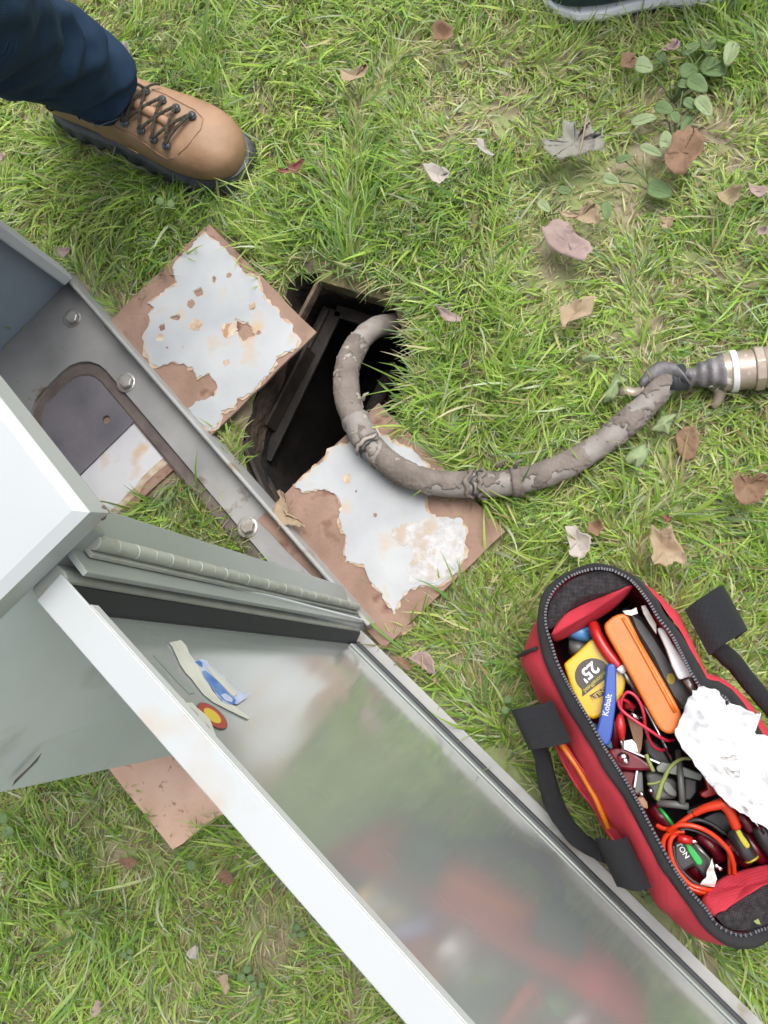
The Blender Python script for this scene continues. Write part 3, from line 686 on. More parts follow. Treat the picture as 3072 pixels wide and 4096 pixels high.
seg('rubber_sleeve', 2890, 2925, 0.0235, 0.024, M_brass)
seg('pale_ring', 2923, 2948, 0.0262, 0.0265, M_band)
seg('fitting_body', 2945, 3020, 0.0238, 0.0245, M_brass)
bevel(seg('hex_nut', 3016, 3052, 0.0285, 0.0285, M_brass, hexa=True), 0.001)
seg('pipe_end', 3050, 3290, 0.0255, 0.0255, M_brass)
# split black rubber around the hose mouth with a torn strap
sr = []
for k in range(13):
    t = k / 12
    c = P(2735 - 175 * t, 1500 + 75 * t - 62 * math.sin(t * 2.6), 0.050 - 0.012 * t)
    wv = (P(2560, 1560, 0.05) - P(2735, 1450, 0.05)).normalized(); nv = Vector((-wv.y, wv.x, 0))
    hw = 0.013 * (1 - t) + 0.005
    sr.append([c + nv * hw * a + Vector((0, 0, 0.005 * (1 - a * a) + b)) for a, b in ((-1, 0), (-0.5, 0), (0, 0), (0.5, 0), (1, 0), (1, -0.002), (0, -0.0025), (-1, -0.002))])
loft('torn_rubber_flap', sr, M_tape, cp)
fs2 = catmull([P(2575, 1545, 0.04), P(2540, 1568, 0.036), P(2500, 1560, 0.036), P(2478, 1572, 0.03)], 5)
loft('strap_end', [[p + Vector((0, 0.0055, 0)), p + Vector((0, -0.0055, 0)), p + Vector((0, -0.0055, -0.0015)), p + Vector((0, 0.0055, -0.0015))] for p in fs2], M_brass, cp)
tube('black_mouth', [P(2690, 1478, 0.034), P(2708, 1520, 0.034), P(2705, 1560, 0.03)], lambda t: 0.014, M_gasket, cp, n=18, nz=0.003)
tb = catmull([P(2870, 1535, 0.02), P(2880, 1570, 0.018), P(2868, 1610, 0.012), P(2855, 1630, 0.008)], 4)
tube('dangling_strip', tb, lambda t: 0.011 - 0.007 * t, M_brass, cp, n=10, nz=0.002)

# ------------------------------------------------------------------ people
toe = P(985, 672, 0.02)
heel = P(252, 404, 0.02)
bx_ = (toe - heel); bx_.z = 0; BL = bx_.length; bx_.normalize(); by_ = Vector((-bx_.y, bx_.x, 0))
pr = thing('person', heel.lerp(toe, 0.2) * 1.0 - Vector((0, 0, 0.02)), 'person in dark blue jeans and tan lace-up boot standing at the top left', 'person')
def shoe_ring(x, wl, wr, z0, h, n=22, pw=2.4, cy=0.0):
    """half superellipse section: x along the boot from heel 0 to toe 1"""
    ring = []
    for k in range(n):
        a = 2 * math.pi * k / n
        ca, sa = math.cos(a), math.sin(a)
        yy = math.copysign(abs(ca) ** (2 / pw), ca); zz = math.copysign(abs(sa) ** (2 / pw), sa)
        w_ = wl if yy > 0 else wr
        zc = z0 + h * 0.42
        z = zc + (zz * h * 0.58 if zz > 0 else zz * h * 0.42)
        ring.append(heel_o + BXD * (x * BLN) + BYD * (yy * w_ + cy) + Vector((0, 0, z)))
    return ring
heel_o, BXD, BYD, BLN = Vector((heel.x, heel.y, 0)), bx_, by_, BL
U = [(0.00, 0.020, 0.020, 0.045, 0.075), (0.02, 0.030, 0.030, 0.032, 0.10), (0.08, 0.036, 0.037, 0.028, 0.115), (0.18, 0.037, 0.038, 0.028, 0.120), (0.30, 0.037, 0.038, 0.028, 0.118),
     (0.40, 0.038, 0.040, 0.028, 0.108), (0.50, 0.041, 0.042, 0.028, 0.096), (0.60, 0.046, 0.045, 0.028, 0.083), (0.70, 0.050, 0.048, 0.028, 0.073), (0.80, 0.051, 0.049, 0.028, 0.067), (0.88, 0.047, 0.045, 0.028, 0.061), (0.94, 0.037, 0.036, 0.028, 0.051), (0.975, 0.024, 0.024, 0.030, 0.038), (0.99, 0.010, 0.010, 0.034, 0.022)]
bt = loft('boot', [shoe_ring(x * 1.012, a * 1.13, b * 1.16, z - 0.004, h + 0.004) for x, a, b, z, h in U], M_leather, pr, smooth=True)
md_ = bt.modifiers.new('sub', 'SUBSURF'); md_.levels = 1; md_.render_levels = 2
SO = [(-0.02, 0.020), (0.01, 0.036), (0.10, 0.044), (0.25, 0.045), (0.40, 0.045), (0.55, 0.050), (0.70, 0.058), (0.82, 0.060), (0.90, 0.054), (0.96, 0.043), (1.0, 0.028), (1.02, 0.010)]
def outline2(off=0.0, lug=0.0):
    pl, pr_ = [], []
    dens = []
    for i in range(len(SO) - 1):
        for k in range(6):
            t = k / 6; dens.append((SO[i][0] + (SO[i + 1][0] - SO[i][0]) * t, SO[i][1] + (SO[i + 1][1] - SO[i][1]) * t))
    dens.append(SO[-1])
    for i, (x, w_) in enumerate(dens):
        l_ = lug * (1 if (i // 2) % 2 else 0)
        pl.append(heel_o + BXD * (x * BLN) + BYD * (w_ + off + l_)); pr_.append(heel_o + BXD * (x * BLN) - BYD * (w_ + off + l_))
    return pl + pr_[::-1]
setz = lambda pts, z: [Vector((p.x, p.y, z)) for p in pts]
loft('boot_sole', [setz(outline2(0, 0.004), 0.001), setz(outline2(0, 0.004), 0.012), setz(outline2(-0.001, 0.0015), 0.020), setz(outline2(-0.003, 0.001), 0.026), setz(outline2(-0.008, 0), 0.031), setz(outline2(-0.012, 0), 0.032)], M_sole, bt, smooth=False)
loft('welt', [setz(outline2(-0.007), 0.031), setz(outline2(-0.0065), 0.0325), setz(outline2(-0.009), 0.0330)], M_welt, bt, smooth=False)
bb = bvh_of(bt)
lo_ = [(755, 740), (855, 785), (930, 840), (1008, 880)]; hi_ = [(880, 555), (980, 610), (1065, 660), (1160, 705)]
EY = {}
for row, pts in (('a', lo_), ('b', hi_)):
    for i, (x, y) in enumerate(pts):
        p, nrm = hit(x / 1.508, y / 1.508, bb)
        EY[row, i] = (p, nrm)
        ey = tube('eyelet', [p + nrm * 0.0, p + nrm * 0.0045], 0.0062, M_eye, bt, n=14)
        tube('eyelet_hook', [p + nrm * 0.0045, p + nrm * 0.007], lambda t: 0.0048, M_eye, bt, n=14)
def lace(pa, pb, n=8):
    out = []
    for k in range(n + 1):
        t = k / n; q = pa[0].lerp(pb[0], t); n_ = pa[1].lerp(pb[1], t).normalized()
        o_, d__ = q + n_ * 0.05, -n_
        loc, nn, ii, dd = bb.ray_cast(o_, d__)
        base = loc if loc is not None else q
        out.append(base + n_ * (0.006 + 0.003 * math.sin(math.pi * t)))
    return out
for i in range(3):
    tube('lace', lace(EY['a', i], EY['b', i + 1]), 0.0024, M_lace, bt, n=8)
    tube('lace', lace(EY['b', i], EY['a', i + 1]), 0.0024, M_lace, bt, n=8)
tube('lace', lace(EY['a', 3], EY['b', 3]), 0.0024, M_lace, bt, n=8)
tube('lace', lace(EY['a', 0], EY['b', 0]), 0.0024, M_lace, bt, n=8)
pa = hit(530, 345, bb); tube('lace', lace(EY['b', 0], pa), 0.0022, M_lace, bt, n=8)
pa = hit(500, 410, bb); tube('lace', lace(EY['a', 0], pa), 0.0022, M_lace, bt, n=8)
pa = hit(640, 352, bb); tube('lace', lace(EY['b', 0], pa), 0.0018, M_lace, bt, n=8)
# tongue and padded collar
ct = [hit(x, y, bb) for x, y in ((520, 400), (570, 430), (640, 470), (690, 510))]
tube('boot_tongue', [p + n_ * 0.0005 for p, n_ in ct], lambda t: 0.010 - 0.003 * t, M_leatherd, bt, n=12)
# welt stitching and seam line across the side
sm_ = [hit(x / 1.508, y / 1.508, bb) for x, y in ((905, 800), (880, 860), (862, 930))]
tube('seam', [p + n_ * 0.0002 for p, n_ in sm_], 0.0007, M_leatherd, bt, n=6)
for line in ([(640, 720), (700, 770), (790, 812), (880, 868), (960, 925), (1010, 955), (1060, 945)], [(915, 540), (1000, 572), (1090, 620), (1180, 665), (1225, 715), (1210, 780), (1130, 880), (1060, 945)], [(560, 770), (640, 830), (760, 880), (860, 940)]):
    hp = [hit(x / 1.508, y / 1.508, bb) for x, y in line]
    hp = [hp[i][0].lerp(hp[i + 1][0], k / 4) + hp[i][1].lerp(hp[i + 1][1], k / 4) * 0.0012 for i in range(len(hp) - 1) for k in range(4)]
    tube("seam", hp, 0.0006, M_leatherd, bt, n=6)
# jeans leg
def pants(name, ctrs, parent, m, seed=0, n=40, steps=10):
    ctr = []
    rings = []
    cp_ = [Vector(c[0]) for c in ctrs]; ra = [c[1] for c in ctrs]; rb = [c[2] for c in ctrs]
    path = catmull(cp_, steps)
    N_ = len(path)
    for i, p in enumerate(path):
        t = i / (N_ - 1) * (len(ctrs) - 1); k = min(int(t), len(ctrs) - 2); f_ = t - k
        a = ra[k] * (1 - f_) + ra[k + 1] * f_; b = rb[k] * (1 - f_) + rb[k + 1] * f_
        tg_ = (path[min(N_ - 1, i + 1)] - path[max(0, i - 1)]).normalized()
        xs = (BXD - tg_ * BXD.dot(tg_)).normalized(); ys = tg_.cross(xs)
        ring = []
        for j_ in range(n):
            an = 2 * math.pi * j_ / n
            base = p + xs * (a * math.cos(an)) + ys * (b * math.sin(an))
            hh = p.z
            fold = 0.010 * noise.noise(Vector((base.x * 9, base.y * 9, base.z * 20 + seed))) + 0.006 * math.sin(hh * 75 + 2.2 * math.cos(an + 0.6) + seed) * (1 if hh < 0.4 else 0.3)
            fold += 0.003 * noise.noise(base * 45)
            rg_ = 1 - abs(noise.noise(Vector((base.x * 13 + seed, base.y * 13, base.z * 26 + 0.6 * math.cos(an)))))
            fold += 0.013 * (rg_ ** 5) - 0.006
            dv = (base - p).normalized()
            if i < 2: fold *= 0.4
            ring.append(base + dv * fold)
        rings.append(ring)
    # inner lining so that the hem has thickness
    inner = [[q + (path[0] - q).normalized() * 0.004 for q in rings[0]], [q + (path[0] - q).normalized() * 0.006 + Vector((0, 0, 0.03)) for q in rings[0]]]
    allr = inner[::-1] + rings
    o = loft(name, allr, m, parent, smooth=True, cap=False)
    return o, rings
ank = P(415, 372, 0.105)
legs = [(ank, 0.064, 0.053), (P(345, 300, 0.15), 0.070, 0.058), (P(255, 232, 0.21), 0.076, 0.064), (P(150, 190, 0.27), 0.076, 0.068), (P(40, 120, 0.34), 0.078, 0.070), (P(-110, 20, 0.43), 0.082, 0.076), (P(-330, -130, 0.53), 0.088, 0.084), (P(-650, -420, 0.64), 0.095, 0.09)]
jn, jr = pants('jeans_leg', legs, pr, M_denim, 1.3)
jn.modifiers.new('sub', 'SUBSURF').render_levels = 1
# hem stitching ring
hm = jr[2]
st_ = [Vector(q) + (Vector(q) - sum(jr[2], Vector()) / len(jr[2])).normalized() * 0.0014 for q in hm] ; st_.append(st_[0])
tube('hem_stitching', st_, 0.0009, M_hem, jn, n=5)
tube('side_seam', [Vector(r[28]) + (Vector(r[28]) - sum(r, Vector()) / len(r)).normalized() * 0.0005 for r in jr], 0.0014, M_denim, jn, n=6)
# boot shaft inside the jeans
tube('boot_shaft', [Vector((ank.x, ank.y, 0.09)) - BXD * 0.02, P(350, 305, 0.15)], lambda t: 0.040, M_leatherd, bt, n=16)

# second person: one sneaker at the top edge
toe2 = P(2175, -62, 0.02); heel2 = P(3050, -112, 0.02)
heel_o = Vector((heel2.x, heel2.y, 0)); BXD = (toe2 - heel2); BXD.z = 0; BLN = BXD.length; BXD.normalize(); BYD = Vector((-BXD.y, BXD.x, 0))
pr2 = thing('person', heel_o.copy(), 'person wearing a navy sneaker with white midsole at the top right edge', 'person')
SO = [(-0.01, 0.018), (0.03, 0.032), (0.12, 0.040), (0.25, 0.038), (0.42, 0.034), (0.55, 0.040), (0.70, 0.052), (0.82, 0.052), (0.92, 0.042), (0.98, 0.026), (1.01, 0.012)]
snk = loft('sneaker', [shoe_ring(x, a * 1.0, b * 1.06, 0.012, h + 0.012) for x, a, b, z, h in U], M_navy, pr2, smooth=True)
loft('outsole', [setz(outline2(0.002), 0.001), setz(outline2(0.004), 0.008)], M_navy, snk, smooth=False)
loft('midsole', [setz(outline2(0.0022), 0.0082), setz(outline2(0.0035), 0.014), setz(outline2(0.001), 0.021), setz(outline2(-0.003), 0.0225)], M_white, snk, smooth=False)
pants('trouser_leg', [(heel_o + BXD * 0.07 + Vector((0, 0.02, 0.12)), 0.06, 0.05), (heel_o + BXD * 0.07 + Vector((0, 0.06, 0.3)), 0.065, 0.055), (heel_o + BXD * 0.06 + Vector((0, 0.14, 0.6)), 0.075, 0.07)], pr2, M_sdk, 4)
BXD = bx_

# ------------------------------------------------------------------ tool bag
oA, sA = (1950, 2200), 1.479
oB, sB = (2000, 2900), 1.548
q1 = lambda pts: cv(pts, oA, sA)
q2 = lambda pts: cv(pts, oB, sB)
zipL = q1([(740,120),(640,110),(500,150),(400,230),(350,330),(345,440),(380,560),(420,680),(510,850),(600,1000),(690,1165)]) + q2([(700,220),(830,430),(930,620),(1000,750),(1080,890),(1180,1030),(1270,1130),(1340,1230),(1430,1285),(1520,1300),(1620,1265)]) + [(3130, 3690), (3210, 3600), (3235, 3480), (3200, 3340)] + [(3110, 3130), (3010, 2960), (2900, 2790)] + q1([(1250,800),(1100,520),(1010,400),(950,300),(850,180)])
ZT = 0.165
zw = catmull([P(x, y, ZT) for x, y in zipL] + [P(*zipL[0], ZT)], 3)[:-1]
NZ = len(zw); zc = sum(zw, Vector()) / NZ
def offs(pts, fn, z, wob=0.0, seed=0):
    out = []; n = len(pts)
    for i, p in enumerate(pts):
        t = (pts[(i + 1) % n] - pts[i - 1]); t.z = 0; t.normalize(); nn = Vector((t.y, -t.x, 0))
        if nn.dot(p - zc) < 0: nn = -nn
        w_ = wob * (noise.noise(p * 14 + Vector((seed, 0, z * 20))) + 0.5 * noise.noise(p * 42 + Vector((seed, 0, z * 9))))
        q = p + nn * (fn(p) + w_); q.z = z + w_ * 0.5
        out.append(q)
    return out
bagc = Vector((zc.x, zc.y, 0))
bag = thing('tool_bag', bagc, 'open red and black tool bag full of tools on the grass at the right', 'tool bag')
lat = (P(2700, 2300, 0) - P(2300, 2500, 0)).normalized()     # across the bag, towards the right wall
axd = (P(3000, 3700, 0) - P(2300, 2300, 0)).normalized()
def leftness(p):
    r = (p - zc); r.z = 0; n_ = Vector((axd.y, -axd.x, 0)); 
    if n_.x > 0: n_ = -n_
    return max(0.0, min(1.0, r.dot(n_) / 0.07))
def endness(p): return max(0.0, (abs((p - zc).dot(axd)) - 0.16) / 0.08)
topdir = -axd
def toward_top(p): return max(0.0, min(1.0, ((p - zc).dot(topdir) - 0.13) / 0.06))
def wf(b_, l_): return lambda p: (b_ + l_ * leftness(p)) * (1 - toward_top(p)) - 0.006 * toward_top(p)
wallr = [offs(zw, wf(0.018, 0.022), 0.003, 0.012, 1),
         offs(zw, wf(0.022, 0.028), 0.03, 0.012, 2),
         offs(zw, wf(0.024, 0.030), 0.07, 0.016, 3),
         offs(zw, wf(0.023, 0.020), 0.11, 0.012, 4),
         offs(zw, wf(0.017, 0.006), 0.145, 0.003, 5),
         offs(zw, lambda p: 0.0115 - 0.010 * toward_top(p), 0.152, 0.0, 6)]
bw = loft('red_wall', wallr, M_red, bag, smooth=True, cap=False)
bw.modifiers.new('sub', 'SUBSURF').render_levels = 1
bandr = [offs(zw, lambda p: 0.0125 - 0.009 * toward_top(p), 0.150, 0.004), offs(zw, lambda p: 0.0128 - 0.008 * toward_top(p), 0.156, 0.005), offs(zw, lambda p: 0.0070 - 0.003 * toward_top(p), 0.163, 0.002), offs(zw, lambda p: 0.001, ZT - 0.001), offs(zw, lambda p: -0.001, ZT - 0.004)]
loft('black_zip_band', bandr, M_blk, bag, smooth=True, cap=False)
inr = [offs(zw, lambda p: -0.001, ZT - 0.004), offs(zw, lambda p: 0.002, 0.12, 0.006, 8), offs(zw, lambda p: 0.004, 0.06, 0.008, 9), offs(zw, lambda p: -0.004, 0.012)]
loft('inner_lining', inr, M_redin, bag, smooth=True, cap=False)
mesh_obj('bag_floor', offs(zw, lambda p: -0.003, 0.012), [list(range(NZ))], M_blk, bag)
# zipper: cord with teeth
zr = tube('zipper_cord', zw + [zw[0]], 0.0013, M_blk, bag, n=6)
tv = []
fine = []
for i in range(NZ):
    a, b = zw[i], zw[(i + 1) % NZ]; L = (b - a).length; k = max(1, int(L / 0.0028))
    for j_ in range(k): fine.append((a.lerp(b, j_ / k), (b - a).normalized()))
for p, t in fine:
    s = Vector((-t.y, t.x, 0)) * 0.0015; u = t * 0.0008; h = Vector((0, 0, 0.0014))
    vs = [p - s - u - h, p + s - u - h, p + s + u - h, p - s + u - h, p - s - u + h, p + s - u + h, p + s + u + h, p - s + u + h]
    tv.append((vs, [(0, 3, 2, 1), (4, 5, 6, 7), (0, 1, 5, 4), (1, 2, 6, 5), (2, 3, 7, 6), (3, 0, 4, 7)]))
tag(join_meshes('zipper_teeth', tv, M_zip, bag), kind='stuff')
# end linings: mesh pocket and red flap
def sheet(name, pts, mt, par, seed=0, amp=0.003, rings_=8, th=0.0012, bulge=0.004):
    """pts: (px,py,z)"""
    w = catmull([P(*p) for p in pts] + [P(*pts[0])], 4)[:-1]
    c = sum(w, Vector()) / len(w)
    # blend z by inverse distance handled by the fan itself
    return fan(name, w, c, mt, par, rings_, zf=lambda u, q: bulge * (1 - u * u) + amp * noise.noise(q * 60 + Vector((seed, 0, 0))) * (1 - u * 0.6), thick=th)
A3 = lambda x, y, z: (oA[0] + x / sA, oA[1] + y / sA, z)
B3 = lambda x, y, z: (oB[0] + x / sB, oB[1] + y / sB, z)
sheet('mesh_pocket', [A3(350,430,.158), A3(365,330,.160), A3(420,240,.160), A3(510,170,.161), A3(640,125,.161), A3(740,135,.161), A3(850,205,.157), A3(700,265,.150), A3(560,320,.146), A3(440,390,.146), A3(375,470,.150)], M_mesh, bag, 1, 0.004)
rfl = sheet('red_lining_flap', [A3(375,500,.150), A3(440,395,.147), A3(560,325,.147), A3(700,268,.151), A3(850,208,.156), A3(830,260,.142), A3(740,350,.125), A3(620,430,.115), A3(480,510,.112), A3(400,540,.118)], M_red, bag, 2, 0.005)
sheet('mesh_pocket', [B3(1330,1180,.155), B3(1430,1120,.148), B3(1560,1030,.146), B3(1660,975,.146), B3(1800,960,.147), B3(1900,1000,.15), B3(1880,1080,.158), B3(1750,1180,.160), B3(1620,1245,.161), B3(1500,1275,.161), B3(1400,1250,.160)], M_mesh, bag, 3, 0.004)
sheet('red_lining_flap', [B3(1250,1085,.135), B3(1290,1020,.12), B3(1370,950,.118), B3(1480,905,.118), B3(1560,885,.12), B3(1680,865,.12), B3(1850,900,.13), B3(1800,965,.147), B3(1660,980,.148), B3(1560,1035,.149), B3(1430,1120,.150), B3(1330,1185,.154)], M_red, bag, 4, 0.006)
# side pocket sheet with a yellow pencil-like stick
sheet('side_pocket', [B3(325,75,.10), B3(380,210,.09), B3(470,370,.085), B3(570,500,.08), B3(650,640,.08), B3(745,770,.085), B3(800,730,.105), B3(700,560,.11), B3(600,400,.115), B3(480,230,.118), B3(380,90,.12)], M_red, bag, 5, 0.004, bulge=-0.004)
tube('pocket_piping', catmull([P(*B3(330,80,.103)), P(*B3(385,215,.093)), P(*B3(475,375,.088)), P(*B3(575,505,.083)), P(*B3(655,645,.083)), P(*B3(745,768,.088))], 5), 0.0016, M_red, bag, n=8)
tube('seam_piping', catmull([P(*A3(178,632,.105)), P(*A3(225,605,.128)), P(*A3(290,580,.150))], 5), 0.0022, M_blk, bag, n=8)
# webbing loops
def ribbon(name, pts, hw, m, par, th=0.0022, side=None):
    path = catmull(pts, 6); rr_ = []
    for i, p in enumerate(path):
        t = (path[min(len(path) - 1, i + 1)] - path[max(0, i - 1)]).normalized()
        s = side.normalized() if side else t.cross(Vector((0, 0, 1))).normalized()
        n_ = t.cross(s).normalized() * th / 2
        rr_.append([p - s * hw - n_, p + s * hw - n_, p + s * hw + n_, p - s * hw + n_])
    return bevel(loft(name, rr_, m, par, smooth=False), 0.0006)
along = axd
ribbon('webbing_loop', [P(*A3(440,1010,.148)), P(*A3(380,1030,.150)), P(*A3(300,1045,.146)), P(*A3(215,1060,.135)), P(*A3(200,1065,.110)), P(*A3(260,1070,.09))], 0.0235, M_web, bag, side=along)
ribbon('webbing_loop', [P(*A3(1240,490,.140)), P(*A3(1300,440,.150)), P(*A3(1370,395,.150)), P(*A3(1440,350,.145)), P(*A3(1460,345,.120)), P(*A3(1400,400,.09))], 0.0265, M_web, bag, side=along)
ribbon('webbing_loop', [P(*B3(860,850,.130)), P(*B3(820,860,.136)), P(*B3(760,870,.130)), P(*B3(680,850,.112)), P(*B3(660,850,.09))], 0.027, M_web, bag, side=along)
tube('carry_handle', catmull([P(*B3(215,100,.115)), P(*B3(265,200,.09)), P(*B3(285,310,.075)), P(*B3(310,420,.06)), P(*B3(370,560,.05)), P(*B3(450,670,.05)), P(*B3(560,760,.06)), P(*B3(660,810,.085))], 8), lambda t: 0.0085 + 0.0025 * math.sin(t * math.pi), M_web, bag, n=14, nz=0.002)
tube('carry_handle', catmull([P(*A3(1340,560,.12)), P(*A3(1450,660,.10)), P(*A3(1560,800,.09)), P(*A3(1680,930,.09)), P(*A3(1780,1060,.10))], 8), 0.010, M_web, bag, n=14, nz=0.002)

# ------------------------------------------------------------------ tools
oT, sT = (2230, 2500), 3.016
oU, sU = (2500, 2900), 2.90
T3 = lambda x, y, z: P(oT[0] + x / sT, oT[1] + y / sT, z)
U3 = lambda x, y, z: P(oU[0] + x / sU, oU[1] + y / sU, z)
def root(name, c, label, cat, group=None):
    return thing(name, c, label, cat, group)
def rounded(poly, n=4): return catmull(poly + [poly[0]], n)[:-1]
# filler dark items on the bag floor
def slab(name, pts, f, z, th, m, label, cat, bev=0.002, rnd=False):
    w = [f(x, y, z) for x, y in pts]
    if rnd: w = rounded(w, 3)
    o = prism(name, w, th, m, None, bev, seg=3)
    return tag(o, label, cat)

# tape measure
ZM = 0.128
t = root('tape_measure', T3(430, 650, ZM - 0.05), 'yellow tape measure with a black label reading 25', 'tape measure')
tm = rounded([T3(70,470,ZM), T3(250,320,ZM), T3(420,165,ZM), T3(500,180,ZM), T3(640,370,ZM), T3(800,570,ZM), T3(825,650,ZM), T3(790,830,ZM), T3(640,1010,ZM), T3(490,1120,ZM), T3(390,1125,ZM), T3(290,1040,ZM), T3(170,770,ZM)], 3)
body = prism('tape_case', tm, 0.040, M_yel, t, 0.0045, seg=3)
lab = [T3(300,865,ZM+.0006)]
for k in range(20):
    a = math.radians(128 + (k / 19) * 205); lab.append(T3(425 + 215 * math.cos(a) , 610 + 210 * math.sin(a), ZM + .0006))
lab.append(T3(590, 640, ZM + .0006))
lb = prism('black_label', lab, 0.0004, M_lblk, t)
xd = (T3(340, 600, ZM) - T3(430, 520, ZM)); yd = (T3(600, 700, ZM) - T3(500, 590, ZM))
text('lettering', "25'", T3(375, 560, ZM + .0009), xd, yd, 0.0185, M_wht, lb, bold=0.0004)
text('lettering', 'FractionalRead', T3(475, 668, ZM + .0009), xd, yd, 0.0062, M_yeld, lb, bold=0.0001)
text('lettering', '12FT', T3(318, 478, ZM + .0009), xd, yd, 0.004, M_wht, lb) if False else None
lg = prism('name_label', [T3(385,850,ZM+.0006), T3(570,740,ZM+.0006), T3(650,800,ZM+.0006), T3(600,830,ZM+.0006), T3(450,900,ZM+.0006), T3(420,905,ZM+.0006)], 0.0004, M_lblk, t)
text('lettering', 'STANLEY', T3(530, 795, ZM + .0009), xd, yd, 0.0072, M_yel, lg, bold=0.0001)

# blue handle
t = root('curved_tool', T3(600, 900, 0.10), 'curved blue tool handle with white lettering over the tape measure', 'tool')
prism('blue_grip', rounded([T3(x, y, .146) for x, y in [(590,490),(640,465),(690,480),(706,560),(712,800),(706,960),(680,1150),(655,1330),(620,1440),(560,1450),(480,1330),(465,1280),(520,1080),(555,880),(575,640)]], 2), 0.014, M_bluep, t, 0.0038, seg=3)
text('lettering', 'Kobalt', T3(602, 965, .1466), T3(615, 880, .14) - T3(575, 1090, .14), T3(480, 985, .14) - T3(598, 985, .14), 0.0088, M_ltext, t, bold=0.00015)

# orange case
t = root('orange_tool_case', P(*A3(900, 700, .09)), 'long smooth orange plastic tool case in the middle of the bag', 'tool case')
ocp = [A3(x, y, .150) for x, y in [(690,440),(740,395),(800,375),(835,395),(900,530),(1000,700),(1080,840),(1140,950),(1148,1000),(1120,1070),(1085,1088),(1030,1070),(975,990),(900,850),(820,700),(750,580),(700,490)]]
prism('orange_shell', rounded([P(*a) for a in ocp], 2), 0.030, M_org, t, 0.006, seg=4)
tube('ridge', catmull([P(*A3(800,400,.150)), P(*A3(880,540,.150)), P(*A3(1000,760,.150)), P(*A3(1110,960,.150))], 4), 0.0022, M_org, t, n=8)

# red screwdriver
t = root('screwdriver', T3(640, 400, .10), 'red handled screwdriver lying between the tape measure and the orange case', 'screwdriver')
tube('handle', catmull([T3(430, -10, .125), T3(475, 110, .132), T3(560, 270, .135), T3(660, 400, .136), T3(745, 500, .136)], 6), lambda q: 0.0058 + 0.0010 * math.sin(q * 3), M_redp, t, n=16)
tube('collar', [T3(735, 490, .136), T3(800, 565, .134)], lambda q: 0.0052 - 0.001 * q, M_wht, t, n=16)
tube('shank', [T3(800, 565, .134), T3(870, 680, .130), T3(990, 860, .120)], lambda q: 0.0028, M_steel, t, n=10)
tag(tube('steel_rod', [T3(1040, 960, .115), T3(1230, 1310, .112), T3(1395, 1655, .11)], 0.0020, M_chrome, None, n=10), 'thin shiny steel rod beside the orange case', 'rod')
# blue capped bottle
t = root('small_bottle', T3(270, 150, .05), 'small bottle with a sky blue cap behind the tape measure', 'bottle')
tube('cap', [T3(290, 40, .10), T3(255, 180, .105)], lambda q: 0.013, M_sky, t, n=18)
tube('bottle', [T3(250, 200, .10), T3(240, 330, .09)], lambda q: 0.0105, M_darkg, t, n=18)
# black pouch with yellow oval
t = root('black_pouch', P(*A3(1000, 600, .06)), 'dark pouch with a small yellow oval mark right of the orange case', 'pouch')
prism('pouch', rounded([P(*A3(x, y, .118)) for x, y in [(800,330),(930,400),(1040,560),(1160,740),(1240,850),(1180,960),(1080,880),(960,640),(860,480)]], 2), 0.05, M_dark, t, 0.006)
prism('yellow_mark', [P(*A3(1085 + 24 * math.cos(a) - 8 * math.sin(a), 762 + 14 * math.cos(a) + 30 * math.sin(a), .1186)) for a in np.linspace(0, 2 * math.pi, 17)[:-1]], 0.0004, M_yeld, t)
# white handled screwdriver
t = root('white_marker', P(*A3(1100, 620, .09)), 'white tapering tool handle along the right inner wall of the bag', 'tool')
prism('white_sleeve', [P(*A3(x, y, .147)) for x, y in [(1003,462),(1030,455),(1055,480),(1100,560),(1160,650),(1228,748),(1190,752),(1135,770),(1095,690),(1060,590)]], 0.012, M_wht, t, 0.003)
prism('clear_wrapper', [P(*A3(x, y, .145)) for x, y in [(908,330),(935,325),(1000,440),(1000,500),(960,440),(925,380)]], 0.006, M_scrap, t, 0.001)
tube('shank', [P(*A3(1180,760,.14)), P(*A3(1235,850,.135))], 0.005, M_steel, t, n=12)
slab('pink_tag', [(800,360),(850,355),(880,340),(890,375),(850,388),(815,380)], lambda x, y, z: P(*A3(x, y, z)), .152, .001, M_scrap, 'small pale tag curled at the far end of the orange case', 'tag', 0)
# white tissue
ol = [A3(1112,1060,.165), A3(1150,985,.17), A3(1180,900,.175), A3(1215,830,.18), A3(1280,808,.18), A3(1350,825,.182), A3(1400,880,.182), A3(1420,925,.18), A3(1440,908,.183), A3(1540,950,.186), A3(1600,980,.186), A3(1640,968,.19), A3(1610,1060,.188), A3(1612,1100,.186), A3(1750,1130,.19), A3(1900,1250,.19), A3(1950,1500,.185)] + [B3(1800,560,.17), B3(1760,700,.165), B3(1659,650,.16), B3(1590,600,.162), B3(1500,540,.16), B3(1420,500,.16), B3(1340,420,.16), B3(1260,320,.16), B3(1180,200,.16), B3(1110,110,.162)]
olw = rough([P(*p) for p in ol], 0.002, 3, 3)
from mathutils.geometry import delaunay_2d_cdt
def zrough(x, y):
    q = Vector((x, y, 0)); w_ = Vector((noise.noise(q * 30), noise.noise(q * 30 + Vector((7, 7, 0))), 0)) * 0.03
    return 0.168 + 0.012 * noise.noise(q * 22) + 0.012 * abs(noise.noise((q + w_) * 45)) + 0.005 * abs(noise.noise((q + w_) * 110))
xs_ = [p.x for p in olw]; ys_ = [p.y for p in olw]
pts2 = [(p.x, p.y) for p in olw]; m0 = len(pts2)
gx, gy = np.meshgrid(np.arange(min(xs_), max(xs_), 0.0032), np.arange(min(ys_), max(ys_), 0.0032)); gx = gx.ravel() + rng.uniform(-0.001, 0.001, gx.size); gy = gy.ravel() + rng.uniform(-0.001, 0.001, gy.size)
